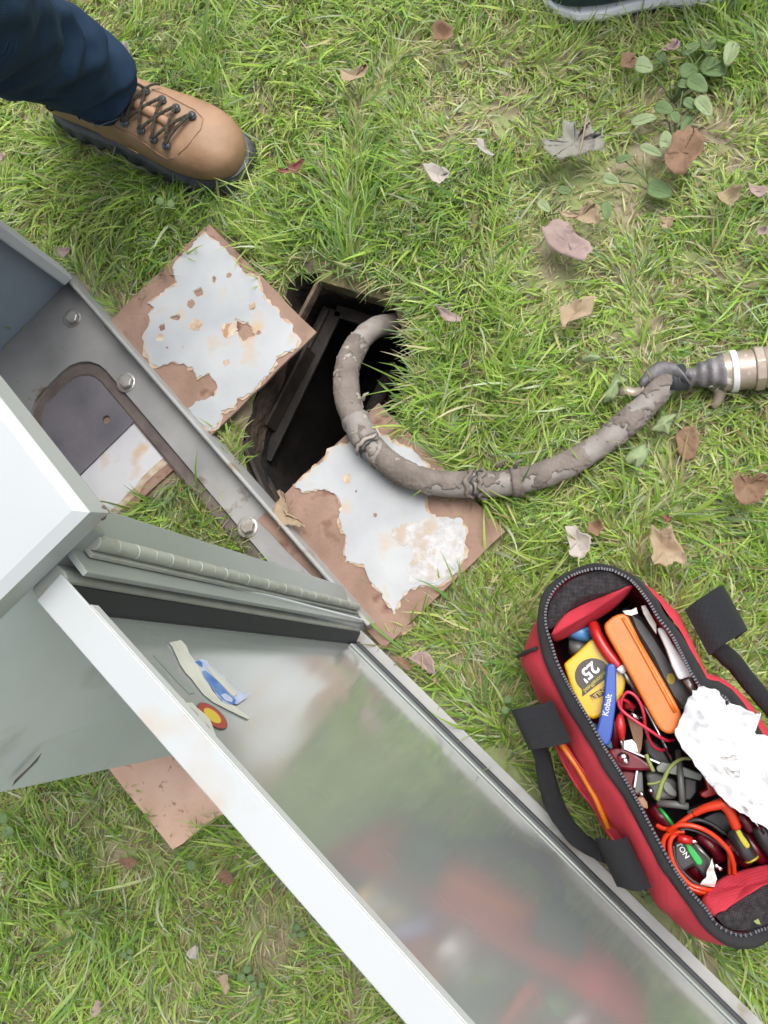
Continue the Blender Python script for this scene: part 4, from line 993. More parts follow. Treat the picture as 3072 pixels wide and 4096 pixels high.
def _inp(x, y, poly):
    ins = False; j = len(poly) - 1
    for i in range(len(poly)):
        if (poly[i][1] > y) != (poly[j][1] > y) and x < (poly[j][0] - poly[i][0]) * (y - poly[i][1]) / (poly[j][1] - poly[i][1]) + poly[i][0]: ins = not ins
        j = i
    return ins
base2 = list(pts2)
pts2 += [(a, b) for a, b in zip(gx, gy) if _inp(a, b, base2)]
cdt_ = delaunay_2d_cdt([Vector(p) for p in pts2], [], [list(range(m0))], 1, 1e-6)
pt = mesh_obj('tissue_paper', [Vector((v.x, v.y, zrough(v.x, v.y) + (0.004 if min(abs(v.x - a) + abs(v.y - b) for a, b in base2[::3]) > 0.02 else 0))) for v in cdt_[0]], [tuple(f) for f in cdt_[2]], M_paper, None, True)
pt.modifiers.new('thickness', 'SOLIDIFY').thickness = 0.0008
tag(pt, 'crumpled bright white tissue paper with grey smudges draped over the tools', 'paper')
pbv = bvh_of(pt)
def drape(pts, f, name, par, m):
    w = []
    for x, y in pts:
        p = f(x, y, 0); a_ = hit(*p, pbv, .18)[0]; w.append(a_ + Vector((0, 0, 0.0016)))
    c = sum(w, Vector()) / len(w)
    return fan(name, w, c, m, par, 2)
fB = lambda x, y, z: (oU[0] + x / sU, oU[1] + y / sU)
drape(densify([(1090,370),(1150,365),(1200,380),(1230,345),(1300,350),(1340,400),(1250,410),(1150,395)], 2, 4, 1), fB, 'smudge', pt, M_smudge)
drape(densify([(1130,470),(1180,480),(1220,530),(1300,540),(1335,520),(1330,600),(1240,605),(1200,570)], 2, 6, 2), fB, 'smudge', pt, M_smudge)
drape(densify([(1640,540),(1665,520),(1670,640),(1650,620)], 2, 4, 3), fB, 'smudge', pt, M_smudge)
drape(densify([(1340,910),(1380,940),(1440,1000),(1480,1040),(1450,1045),(1400,1000)], 2, 4, 4), fB, 'smudge', pt, M_smudge)

# red test lead with alligator clip
t = root('test_lead', T3(900, 1100, .11), 'thin red wire loop with a glossy red alligator clip beside the blue handle', 'test lead')
tube('wire', catmull([T3(x, y, z) for x, y, z in [(775,1070,.142),(765,960,.145),(790,860,.148),(850,810,.15),(930,850,.15),(1000,950,.148),(1040,1080,.145),(1055,1200,.14),(1080,1300,.136),(1140,1440,.13),(1240,1510,.125),(1300,1500,.118)]], 6), 0.0018, M_pink, t, n=8)
tube('wire', catmull([T3(x, y, z) for x, y, z in [(900,1000,.13),(850,930,.138),(780,900,.143),(735,930,.146),(770,1020,.15),(900,1130,.152),(1080,1250,.15),(1230,1350,.146),(1330,1395,.14),(1400,1385,.13)]], 6), 0.0018, M_pink, t, n=8)
tube('clip_boot', catmull([T3(765,1060,.14), T3(755,1160,.142), T3(765,1260,.142), T3(780,1390,.138)], 4), lambda q: 0.0020 + 0.0034 * math.sin(math.pi * q) ** 0.8, M_redp, t, n=14)
tube('clip_jaw', [T3(765,1385,.138), T3(790,1500,.132)], 0.0014, M_steel, t, n=8)
tube('clip_boot', [T3(820,950,.125), T3(925,1005,.122)], lambda q: 0.0055 - 0.002 * q, M_redp, t, n=12)
tube('clip_jaw', [T3(880,1060,.12), T3(1000,1140,.118)], 0.0032, M_chrome, t, n=10)
slab('clear_plastic_fan', [(800,1400),(900,1380),(950,1440),(972,1530),(880,1520),(800,1490)], T3, .128, .002, M_wht, 'small translucent white plastic piece below the red clip', 'plastic piece', 0.0005)
# pliers with dark red handles
t = root('pliers', T3(850, 1650, .08), 'dark red pliers with a shiny round pivot by the left bag wall', 'pliers')
prism('red_handle', rounded([T3(x, y, .125) for x, y in [(600,1520),(700,1490),(850,1500),(1000,1600),(1160,1740),(1000,1760),(760,1740),(680,1640)]], 2), 0.012, M_redd, t, 0.003)
prism('red_handle', rounded([T3(x, y, .112) for x, y in [(760,1745),(960,1770),(930,1900),(900,2060),(820,1960),(780,1850)]], 2), 0.012, M_redd, t, 0.003)
tube('pivot', [T3(790, 1600, .124), T3(795, 1605, .130)], 0.0062, M_chrome, t, n=18)
tube('pivot_rivet', [T3(815, 1640, .130), T3(818, 1645, .134)], 0.0042, M_chrome, t, n=14)
prism('bright_edge', [T3(x, y, .128) for x, y in [(800,1495),(830,1490),(1240,1660),(1225,1675)]], 0.002, M_chrome, t)
prism('bright_edge', [T3(x, y, .12) for x, y in [(950,1760),(970,1760),(940,1960),(918,1960)]], 0.002, M_chrome, t)
tag(tube('red_grip', [T3(690,1150,.115), T3(690,1300,.11), T3(680,1500,.108)], 0.0045, M_redd, None, n=12), 'dark red grip standing under the blue handle', 'tool')
slab('teal_tool', [(380,1160),(470,1200),(520,1290),(640,1380),(660,1500),(560,1440),(440,1270)], T3, .115, .012, M_teal, 'teal plastic tool edge showing under the blue handle', 'tool', 0.003, True)
# brown/dark pieces in the middle
slab('brown_tool', [(830,1090),(960,1130),(1030,1260),(1010,1500),(960,1560),(900,1330)], T3, .105, .02, M_leatherd, 'dull brown tool handle in the middle of the bag below the red wire', 'tool', 0.004, True)
slab('dark_case', [(1080,1330),(1300,1500),(1420,1700),(1250,1760),(1060,1560),(1040,1400)], T3, .10, .03, M_dark, 'black plastic case under the crossing red wires', 'case', 0.004)
slab('grey_bar', [(360,500),(420,430),(640,470),(905,580),(880,650),(640,590),(380,545)], U3, .125, .008, M_olive, 'flat grey green bar lying across the bag under the grass stalk', 'bar', 0.0015)
slab('black_holder', [(230,560),(360,550),(600,640),(600,860),(330,880),(270,700)], U3, .105, .02, M_darkg, 'dark grey holder of small bits left of the black hex key', 'bit holder', 0.004)
slab('grey_leaf_blade', [(440,650),(500,660),(600,780),(580,830),(500,800),(440,720)], U3, .112, .004, M_olive, 'small grey blade with a hole lying on the dark holder', 'blade', 0.001, True)
slab('black_box', [(690,600),(840,640),(835,780),(760,880),(690,870)], U3, .108, .02, M_dark, 'small black box right of the black hex key', 'box', 0.002)
slab('chrome_bracket', [(130,540),(205,545),(215,790),(160,830),(100,780)], U3, .115, .012, M_darkg, 'small dark bracket with a bright edge under the pliers', 'bracket', 0.002)
t = root('hex_key', U3(650, 800, .1), 'black L shaped hex key lying below the grey bar', 'hex key')
tube('long_arm', [U3(615, 300, .112), U3(645, 600, .13), U3(665, 910, .13)], 0.0034, M_darkg, t, n=10)
tube('short_arm', [U3(375, 905, .122), U3(600, 925, .126), U3(735, 945, .126)], 0.0038, M_darkg, t, n=12)
# red pliers handle right
slab('red_jaw', [(880,790),(960,750),(920,600),(1000,650),(1110,790),(1060,810),(940,850),(880,830)], U3, .13, .012, M_redp, 'bright red plastic grip emerging from under the tissue', 'grip', 0.003)
slab('brown_strip', [(200,820),(260,900),(270,980),(200,960),(130,850)], U3, .12, .006, M_leatherd, 'brown leather strap end by the left zipper', 'strap', 0.002)
# meter probe, red L shaped
t = root('meter_probe', U3(1150, 1000, .11), 'orange red angled test probe plugged beside a yellow striped handle', 'test probe')
tube('probe_body', catmull([U3(800,1030,.142), U3(930,965,.148), U3(1060,930,.152), U3(1150,905,.154)], 5), lambda q: 0.0034 + 0.0024 * q, M_cord, t, n=14)
tube('probe_body', catmull([U3(1120,895,.154), U3(1200,980,.152), U3(1250,1080,.15), U3(1295,1190,.146)], 5), lambda q: 0.0060 - 0.001 * q, M_cord, t, n=14)
for k in range(4): tube('strain_ridge', [U3(800 + 30 * k, 1030 - 15 * k, .1435), U3(812 + 30 * k, 1023 - 15 * k, .1437)], 0.0025, M_cord, t, n=12)
# yellow/black screwdriver
t = root('screwdriver', U3(1400, 1400, .09), 'black screwdriver handle with a yellow stripe and yellow end ring', 'screwdriver')
tube('handle', catmull([U3(1240,1230,.118), U3(1330,1330,.122), U3(1400,1460,.122), U3(1470,1560,.12)], 6), lambda q: 0.0085 - 0.002 * abs(q - 0.3), M_dark, t, n=18)
prism('yellow_stripe', rounded([U3(x, y, .1455) for x, y in [(1275,1225),(1320,1195),(1380,1290),(1450,1390),(1440,1430),(1400,1430),(1340,1350)]], 2), 0.006, M_yeld, t, 0.0015)
tube('end_ring', [U3(1462,1545,.12), U3(1474,1565,.12)], 0.0078, M_yeld, t, n=20)
tag(tube('red_handle_tool', catmull([U3(1330,1030,.118), U3(1400,1120,.12), U3(1460,1220,.118)], 4), 0.006, M_redd, None, n=14), 'dark red tool handle right of the angled probe', 'tool')
tag(tube('red_handle_tool', catmull([U3(1380,1250,.10), U3(1500,1430,.105), U3(1600,1560,.10)], 4), 0.008, M_redd, None, n=14), 'dark red tool handle beyond the yellow striped handle', 'tool')
tag(tube('thin_pick', [U3(1480,1080,.14), U3(1610,1260,.13)], 0.0014, M_chrome, None, n=8), 'thin silver pick sticking out below the tissue', 'pick')
tag(tube('black_handle_tool', catmull([U3(1540,1160,.12), U3(1640,1330,.12), U3(1750,1500,.115)], 4), 0.009, M_dark, None, n=14), 'black tool handle at the right frame edge under the tissue', 'tool')
# coil of orange cable
t = root('cable_coil', U3(850, 1550, .09), 'coil of orange red cable in the lower end of the bag', 'cable')
def coil(pts, r, m, nm='cable_strand'): tube(nm, catmull([U3(*p) for p in pts], 8), r, m, t, n=10)
coil([(820,1020,.143),(720,1080,.14),(600,1170,.137),(500,1260,.134),(445,1350,.132),(450,1480,.13),(510,1620,.128),(600,1760,.127),(720,1870,.126),(860,1930,.125),(1000,1955,.12)], 0.0025, M_cord)
coil([(500,1230,.136),(600,1170,.142),(720,1160,.145),(860,1190,.145),(1000,1260,.142),(1120,1360,.138),(1210,1470,.134),(1255,1600,.128),(1270,1730,.12)], 0.0025, M_cord)
coil([(530,1290,.13),(600,1240,.133),(690,1230,.134)], 0.0025, M_cord)
coil([(600,1250,.131),(530,1330,.131),(520,1450,.13),(560,1600,.129),(640,1730,.128),(760,1850,.127),(900,1900,.126),(1020,1920,.12)], 0.0025, M_cord)
coil([(770,1890,.118),(850,1950,.118),(960,1975,.115)], 0.0025, M_cord)
coil([(370,1165,.125),(440,1200,.128),(520,1215,.13)], 0.0025, M_cord)
coil([(1195,1400,.12),(1215,1550,.12),(1220,1750,.115)], 0.0025, M_cord)
coil([(640,1215,.138),(720,1205,.139),(850,1240,.138),(990,1310,.136),(1120,1400,.132),(1220,1500,.128),(1290,1620,.12)], 0.0014, M_dark, 'black_strand')
coil([(720,1120,.12),(850,1100,.122),(1000,1150,.12),(1150,1250,.118),(1280,1300,.11)], 0.0022, M_dark, 'black_strand')
coil([(560,1400,.124),(580,1550,.123),(660,1690,.122),(800,1820,.121),(950,1880,.118)], 0.0018, M_dark, 'black_strand')
# banana plug
t = root('banana_plug', U3(700, 1330, .12), 'red plug with a ribbed metal tip inside the cable coil', 'plug')
tube('plug_body', [U3(610,1305,.128), U3(775,1345,.128)], lambda q: 0.0052 - 0.001 * q, M_redp, t, n=16)
tube('plug_tip', [U3(770,1345,.128), U3(850,1352,.127)], lambda q: 0.0028 - 0.0014 * q, M_chrome, t, n=10)
# black tool with green strip
t = root('wire_stripper', U3(760, 1550, .08), 'black tool with a bright green strip lying inside the cable coil', 'tool')
prism('black_body', rounded([U3(x, y, .112) for x, y in [(560,1350),(640,1340),(760,1360),(900,1480),(1010,1640),(980,1800),(900,1760),(790,1640),(660,1720),(570,1560)]], 2), 0.02, M_dark, t, 0.005)
prism('green_strip', rounded([U3(x, y, .1165) for x, y in [(690,1375),(750,1385),(830,1480),(900,1580),(890,1620),(850,1630),(810,1590),(740,1480)]], 2), 0.004, M_green, t, 0.0012)
text('lettering', 'TON', U3(668, 1455, .1124), U3(705, 1510, .112) - U3(630, 1400, .112), U3(760, 1400, .112) - U3(668, 1455, .112), 0.0080, M_wht, t)
prism('black_body', rounded([U3(x, y, .110) for x, y in [(800,1370),(860,1400),(980,1540),(1040,1620),(1000,1640),(900,1500)]], 2), 0.008, M_darkg, t, 0.002)
tube('silver_edge', [U3(800,1375,.118), U3(995,1570,.118)], 0.0010, M_steel, t, n=8)
tag(tube('red_grip', catmull([U3(760,1560,.09), U3(830,1680,.095), U3(900,1760,.09)], 4), 0.007, M_redd, None, n=14), 'dark red grip at the bottom of the cable coil', 'tool')
tag(tube('red_grip', catmull([U3(850,1290,.09), U3(1000,1400,.095), U3(1110,1560,.09)], 4), 0.006, M_redd, None, n=14), 'dark red grip crossing under the right side of the cable coil', 'tool')
tag(tube('red_grip', catmull([U3(1180,1330,.09), U3(1300,1460,.095), U3(1400,1600,.09)], 4), 0.008, M_redd, None, n=14), 'wide dark red grip just outside the cable coil on the right', 'tool')
tag(tube('red_grip', catmull([U3(330,960,.09), U3(420,1070,.095), U3(520,1180,.09)], 4), 0.007, M_redd, None, n=14), 'red grip at the left zipper above the cable coil', 'tool')
slab('black_tool_body', [(900,1080),(1100,1000),(1230,1120),(1260,1300),(1120,1250),(960,1150)], U3, .105, .03, M_dark, 'black rubber tool body behind the angled probe', 'tool', 0.006, True)
slab('black_tool_body', [(720,1000),(1000,880),(1130,820),(1140,870),(1000,960),(760,1060)], U3, .115, .015, M_dark, 'black ribbed tool handle under the red probe cable', 'tool', 0.004, True)
tag(tube('green_pen', [U3(400,960,.115), U3(480,1060,.118), U3(560,1170,.118)], 0.0018, M_green, None, n=10), 'thin green pen above the cable coil', 'pen')
scr = [U3(x, y, .125) for x, y in densify([(870,1850),(900,1800),(950,1760),(960,1680),(1010,1550),(1030,1640),(1040,1700),(1060,1780),(1040,1880),(960,1870)], 2, 6, 8)]
tag(fan('foil_scrap', scr, sum(scr, Vector()) / len(scr), M_scrap, None, 6, zf=lambda u, q: 0.006 * noise.noise(q * 120), thick=0.0006, smooth=False), 'crumpled silvery paper scrap at the bottom of the cable coil', 'paper scrap')
for i, (x, y, z) in enumerate([(300, 760, .112), (190, 800, .12), (1100, 1660, .12), (1060, 1630, .12)]):
    tag(tube('small_fitting', [U3(x - 15, y - 20, z), U3(x + 15, y + 25, z)], 0.0026, M_chrome, None, n=10), ['tiny shiny metal fitting on the dark bit holder', 'tiny shiny fitting under the pliers near the zipper', 'small shiny fitting right of the silvery paper scrap', 'tiny shiny fitting touching the silvery paper scrap'][i], 'fitting')
# pencil in the side pocket
tag(tube('pencil', [P(*B3(372,110,.118)), P(*B3(480,260,.112)), P(*B3(590,450,.106)), P(*B3(670,640,.10))], 0.0031, M_pencil, None, n=8), 'long orange yellow pencil in the side pocket of the bag', 'pencil')
# grass stalk lying on the tools
M_stalk = mat('green_stalk', (0.16, 0.20, 0.05, 1), 0.6)
t = root('grass_stalk', U3(450, 640, .13), 'loose green grass stalk lying on the tools', 'grass stalk')
tube('stalk', catmull([U3(x, y, .138) for x, y in [(770,395),(680,390),(590,430),(510,510),(460,610),(420,700),(370,870)]], 5), lambda q: 0.0016 + 0.0012 * q, M_stalk, t, n=6)
tube('stalk', catmull([U3(x, y, .139) for x, y in [(245,340),(280,430),(330,540)]], 5), 0.0022, M_stalk, t, n=6)
tube('stalk', catmull([U3(x, y, .137) for x, y in [(440,640),(350,675),(260,685)]], 5), 0.0014, M_stalk, t, n=6)
slab('small_green_leaf', [(1570,1215),(1600,1200),(1615,1235),(1590,1232)], lambda x, y, z: P(*B3(x, y, z)), .170, .001, M_stalk, 'tiny green leaf on the black mesh at the lower end of the bag', 'leaf', 0)

# ------------------------------------------------------------------ fallen leaves
def lmat(name, a, b): return mat(name, a, 0.75, b, 55, bump=0.0016, bscale=70, trans=0.22, lo=0.25, hi=0.75, c3=tuple(x * 0.55 for x in a[:3]) + (1,), s3=60, t3=0.6, w3=0.14)
L_tan = lmat('leaf_tan', (0.28, 0.203, 0.119, 1), (0.376, 0.293, 0.192, 1))
L_pink = lmat('leaf_pinkish', (0.283, 0.2, 0.176, 1), (0.352, 0.269, 0.239, 1))
L_brown = lmat('leaf_brown', (0.177, 0.1, 0.058, 1), (0.251, 0.156, 0.09, 1))
L_grey = lmat('leaf_grey_green', (0.19, 0.19, 0.15, 1), (0.27, 0.265, 0.22, 1))
L_red = lmat('leaf_red', (0.18, 0.049, 0.043, 1), (0.234, 0.091, 0.067, 1))
L_pale = lmat('leaf_pale', (0.358, 0.322, 0.286, 1), (0.441, 0.399, 0.357, 1))
L_green = lmat('weed_green', (0.085, 0.15, 0.05, 1), (0.15, 0.22, 0.085, 1))
L_lgreen = lmat('weed_light_green', (0.20, 0.27, 0.12, 1), (0.28, 0.34, 0.18, 1))
GL = 'fallen leaves scattered on the grass'
def leafpx(pts, z, m, label, o=(0, 0), s=1.0, curl=0.006, seed=0, stem=None, teeth=2, amp=3):
    pts = densify(cv(pts, o, s), 4, 7 if len(pts) > 8 else 5, seed)
    w = [P(x, y, z) for x, y in pts]; c = sum(w, Vector()) / len(w)
    t = thing('fallen_leaf', Vector((c.x, c.y, z)), label, 'leaf', GL)
    R_ = max((p - c).length for p in w)
    an = random.Random(seed).uniform(0, 6.28); dv = Vector((math.cos(an), math.sin(an), 0))
    fan('leaf_blade', w, c, m, t, 5, zf=lambda u, q: 1.3 * curl * (((q - c).dot(dv) / R_) ** 2) + 0.007 * noise.noise(q * 45 + Vector((seed, 0, 0))) + 0.003 * abs(noise.noise(q * 110)) + curl * 0.4 * u, thick=0.0004)
    if R_ > 0.014: tube('midrib', [c + dv * (R_ * 0.75 * k) + Vector((0, 0, 0.0012 + 1.3 * curl * (0.75 * k) ** 2 + 0.007 * noise.noise((c + dv * (R_ * 0.75 * k)) * 45 + Vector((seed, 0, 0))))) for k in (-1, -0.5, 0, 0.5, 1)], 0.0006, m, t, n=5)
    if stem: tube('leaf_stem', catmull([P(x, y, z + 0.006) for x, y in cv(stem, o, s)], 4), lambda q: 0.0016 - 0.0006 * q, L_tan, t, n=6)
    return t
def maple(cx, cy, R_, rot, lobes=5, squash=1.0, seed=0):
    r_ = random.Random(seed); pts = []
    spread = math.radians(270)
    for i in range(lobes):
        a = -spread / 2 + spread * i / (lobes - 1)
        Lr = R_ * (1.0 - 0.25 * abs(i - (lobes - 1) / 2) / ((lobes - 1) / 2)) * r_.uniform(0.88, 1.1)
        for da, f in ((-0.30, 0.62), (-0.17, 0.78), (-0.10, 0.76), (0, 1.0), (0.10, 0.76), (0.17, 0.78), (0.30, 0.62)):
            pts.append((a + da, Lr * f))
        if i < lobes - 1: pts.append((a + spread / (lobes - 1) / 2, R_ * r_.uniform(0.36, 0.46)))
    pts.append((math.pi - 0.25, R_ * 0.3)); pts.append((math.pi, R_ * 0.12)); pts.append((-math.pi + 0.25, R_ * 0.3))
    out = []
    for a, r in pts:
        x, y = r * math.cos(a), r * math.sin(a) * squash
        out.append((cx + x * math.cos(rot) - y * math.sin(rot), cy + x * math.sin(rot) + y * math.cos(rot)))
    return out
oE, sE = (1600, 0), 1.127
oC, sC = (2350, 1250), 2.298
leafpx([(735,560),(790,555),(795,600),(830,595),(850,545),(870,600),(915,620),(922,660),(900,690),(840,705),(790,712),(735,735),(690,728),(655,700),(640,640),(690,640),(725,625)], .045, L_grey, 'large grey green torn maple leaf with a yellow stem in the upper right', oE, sE, 0.008, 1, stem=[(848,490),(835,560),(820,640),(805,700)])
leafpx([(1300,580),(1340,600),(1370,650),(1360,700),(1330,740),(1290,780),(1240,800),(1200,770),(1188,730),(1210,680),(1240,620),(1260,595)], .045, L_brown, 'oval orange brown leaf right of the grey maple leaf', oE, sE, 0.012, 2)
leafpx([(105,755),(160,755),(210,765),(232,790),(200,810),(180,845),(150,830),(125,790)], .045, L_pale, 'pale folded leaf scrap in the grass above the hose bend', oE, sE, 0.01, 3)
leafpx([(150,145),(185,125),(240,140),(235,190),(195,220),(150,200)], .04, L_brown, 'brown curled leaf near the top centre', oE, sE, 0.012, 4)
leafpx([(700,965),(760,955),(810,960),(850,920),(900,950),(900,1010),(850,1020),(800,1000),(750,990)], .04, L_tan, 'tan shredded leaf above the pale broken leaf', oE, sE, 0.010, 5)
leafpx([(640,1040),(690,1005),(760,1010),(790,1060),(850,1100),(870,1140),(830,1200),(780,1180),(730,1150),(660,1100)], .035, L_pink, 'large pinkish leaf half buried in grass right of centre', oE, sE, 0.008, 6)
leafpx([(345,640),(380,635),(385,665),(430,710),(425,725),(390,700),(350,665)], .045, L_pale, 'thin pale twisted leaf scrap left of the grey maple leaf', oE, sE, 0.004, 7)
leafpx([(1180,230),(1210,205),(1240,190),(1265,195),(1250,225),(1215,258),(1185,250)], .05, L_pink, 'small pinkish leaf among the broad weeds at the top right', oE, sE, 0.01, 8)
leafpx([(1000,250),(1050,245),(1070,290),(1050,320),(990,310)], .03, L_brown, 'dark brown leaf beside the broad weeds', oE, sE, 0.006, 9)
leafpx([(1425,880),(1490,850),(1535,860),(1520,910),(1490,935),(1430,915)], .04, L_tan, 'tan leaf at the right edge above the smaller tan scrap', oE, sE, 0.008, 10)
leafpx([(1170,990),(1215,975),(1240,1000),(1210,1035),(1175,1025)], .04, L_tan, 'small yellowish leaf scrap below the brown oval leaf', oE, sE, 0.006, 11)
leafpx([(1565,840),(1640,845),(1659,870),(1620,900),(1580,880)], .04, L_pink, 'small pink brown leaf touching the right edge', oE, sE, 0.006, 12)
leafpx([(1605,1035),(1640,1020),(1670,1040),(1660,1065),(1615,1060)], .04, L_pink, 'tiny pinkish leaf at the right edge below the other one', oE, sE, 0.006, 13)
leafpx([(2235,1240),(2300,1205),(2375,1195),(2370,1260),(2290,1290),(2250,1320)], .04, L_tan, 'tan leaf lying flat in the grass above the hose', (0, 0), 1, 0.006, 14)
leafpx([(1345,1480),(1390,1475),(1400,1520),(1450,1500),(1520,1530),(1560,1490),(1640,1500),(1670,1580),(1600,1720),(1560,1760),(1400,1765),(1340,1700),(1315,1590),(1350,1520)], .045, L_brown, 'brown lobed leaf at the right edge above the bag', oC, sC, 0.012, 15)
leafpx([(810,1130),(900,1060),(990,1060),(1030,1200),(990,1330),(900,1370),(820,1280)], .012, L_brown, 'faded brown leaf sunk in the grass below the coupling', oC, sC, 0.004, 16)
leafpx([(2260,2110),(2300,2100),(2320,2130),(2365,2150),(2360,2200),(2330,2235),(2280,2225),(2275,2170)], .045, L_pale, 'pale pinkish leaf just above the bag left of the yellow maple leaf', (0, 0), 1, 0.012, 17)
leafpx([(2605,2105),(2640,2130),(2680,2105),(2700,2160),(2745,2220),(2740,2260),(2690,2250),(2665,2275),(2640,2260),(2600,2270),(2610,2200),(2595,2150)], .045, L_tan, 'yellow tan maple leaf above the top of the bag', (0, 0), 1, 0.012, 18)
leafpx([(2355,2090),(2400,2080),(2415,2120),(2390,2150),(2350,2130)], .03, L_brown, 'small brown leaf between the two pale leaves above the bag', (0, 0), 1, 0.006, 19)
leafpx([(1640,2630),(1670,2605),(1710,2605),(1745,2650),(1750,2700),(1715,2690),(1690,2665),(1650,2640)], .045, L_pink, 'pink brown leaf beside the open door edge', (0, 0), 1, 0.01, 20, stem=[(1690, 2680), (1690, 2620)])
leafpx([(455,215),(500,195),(528,190),(525,240),(505,265),(480,240)], .045, L_pale, 'pale cream leaf behind the jeans at the top left', (0, 0), 1, 0.012, 21)
leafpx([(0,615),(25,620),(25,650),(0,675),(-20,650)], .045, L_pink, 'pale pink leaf at the left edge below the jeans', (0, 0), 1, 0.008, 22)
leafpx([(240,995),(275,985),(285,1010),(265,1040),(245,1025)], .04, L_pink, 'small greyish pink leaf left of the first plate', (0, 0), 1, 0.006, 23)
leafpx([(1365,285),(1400,290),(1460,270),(1480,280),(1440,320),(1400,345),(1370,335)], .04, L_tan, 'light tan torn leaf right of the boot near the top', (0, 0), 1, 0.010, 24)
leafpx([(1110,690),(1160,670),(1210,640),(1230,655),(1180,695),(1140,700)], .04, L_red, 'narrow dark red leaf right of the boot toe', (0, 0), 1, 0.006, 25)
leafpx([(1750,1230),(1800,1250),(1850,1270),(1840,1290),(1790,1290),(1760,1265)], .04, L_pink, 'small pinkish leaf in the grass right of the pit', (0, 0), 1, 0.006, 26)
leafpx([(2650,2065),(2675,2050),(2680,2080),(2665,2095)], .04, L_red, 'tiny dark red leaf above the yellow maple leaf', (0, 0), 1, 0.003, 27)
leafpx([(480,3440),(520,3425),(560,3450),(520,3480)], .035, L_brown, 'small brown leaf below the bare rusty plate', (0, 0), 1, 0.005, 28)
leafpx([(870,3500),(900,3470),(945,3520),(920,3545),(880,3525)], .03, L_brown, 'small orange brown leaf below the white door edge', (0, 0), 1, 0.005, 29)
leafpx([(880,3900),(920,3890),(925,3950),(905,3975)], .035, L_tan, 'narrow tan leaf near the bottom edge left of the door', (0, 0), 1, 0.006, 30)
leafpx([(755,3815),(780,3780),(800,3790),(790,3830),(765,3835)], .045, L_pale, 'tiny pale leaf scrap in the lawn at the bottom centre', (0, 0), 1, 0.005, 31)
leafpx([(375,4040),(400,3990),(420,4000),(400,4050),(380,4060)], .045, L_pink, 'narrow pinkish leaf scrap at the bottom left', (0, 0), 1, 0.005, 32)
leafpx(cv([(1340,700),(1400,650),(1420,680),(1380,745),(1275,800),(1240,810)], (1150, 2250), 2.765), .02, L_tan, 'small golden leaf at the plate edge below the peeling paint', (0, 0), 1, 0.004, 33)
leafpx(cv([(1170,1040),(1260,1040),(1350,1100),(1370,1200),(1320,1200),(1230,1100)], (1150, 2250), 2.765), .03, L_brown, 'brown leaf tucked against the door bottom edge', (0, 0), 1, 0.004, 34)
leafpx(cv([(1600,1290),(1640,1260),(1670,1300),(1650,1360)], (1150, 2250), 2.765), .035, L_tan, 'small tan leaf below the pink brown leaf', (0, 0), 1, 0.004, 35)
leafpx(cv([(1215,1250),(1235,1240),(1290,1220)], (0, 0), 1) + [(1300, 1235), (1240, 1265)], .05, L_pale, 'pale bit of leaf at the upper rim', (0, 0), 1, 0.002, 36) if False else None
leafpx([(1125,1965),(1145,1975),(1155,2010),(1140,2040),(1155,2065),(1200,2080),(1230,2105),(1210,2115),(1160,2100),(1130,2110),(1100,2060),(1115,2010)], .032, L_tan, 'curled tan maple leaf on the corner of the plate by the sill', (0, 0), 1, 0.014, 37)

# ------------------------------------------------------------------ broad leaved weeds
def oval(cx, cy, L, w_, rot, n=14):
    out = []
    for k in range(n):
        a = 2 * math.pi * k / n; x = L * math.cos(a); y = w_ * math.sin(a) * (1 - 0.25 * math.cos(a))
        out.append((cx + x * math.cos(rot) - y * math.sin(rot), cy + x * math.sin(rot) + y * math.cos(rot)))
    return out
def weed(center, leaves, label, seed, m=L_green, z=0.034):
    c = P(center[0], center[1], 0.0)
    t = thing('broadleaf_weed', c, label, 'weed', 'broad leaved weeds in the lawn')
    for i, (x, y, L, w_, rot, *mm) in enumerate(leaves):
        zz = z + 0.008 * random.Random(i + seed).uniform(-1, 1)
        wl = [P(a, b, zz) for a, b in oval(x, y, L, w_, rot)]
        cc = sum(wl, Vector()) / len(wl); ax = (P(x + math.cos(rot) * 10, y + math.sin(rot) * 10, zz) - P(x, y, zz)).normalized(); nv = Vector((-ax.y, ax.x, 0))
        fan('leaf', wl, cc, mm[0] if mm else m, t, 4, zf=lambda u, q: 0.25 * abs((q - cc).dot(nv)) - 1.2 * ((q - cc).dot(ax)) ** 2 * 4 + 0.002 * noise.noise(q * 70), thick=0.0004)
        tube('leaf_vein', [cc + ax * (k * L / 3350 * 0.8) + Vector((0, 0, 0.0006 - 4.8 * (k * L / 3350 * 0.8) ** 2 + 0.002 * noise.noise((cc + ax * (k * L / 3350 * 0.8)) * 70))) for k in (-1, -0.5, 0, 0.5, 1)], 0.0004, L_lgreen, t, n=4)
        tube('leaf_stalk', catmull([c + Vector((0, 0, 0.004)), c.lerp(cc, 0.5) + Vector((0, 0, 0.01)), Vector((cc.x, cc.y, zz - 0.004))], 3), 0.0011, m, t, n=5)
    return t
wv = lambda l: [(oE[0] + x / sE, oE[1] + y / sE, L / sE, w_ / sE, r) + tuple(k) for x, y, L, w_, r, *k in l]
weed((2690, 420), wv([(1390,205,50,34,1.4),(1490,240,62,34,1.9,L_lgreen),(1410,310,60,45,0.3),(1300,320,45,34,-0.4),(1340,380,55,40,0.6),(1100,300,44,38,0.2,L_lgreen),(1310,220,50,24,-0.5),(1180,260,40,22,0.9)]), 'broad leaved weed clump nearest the sneaker at the top right', 1)
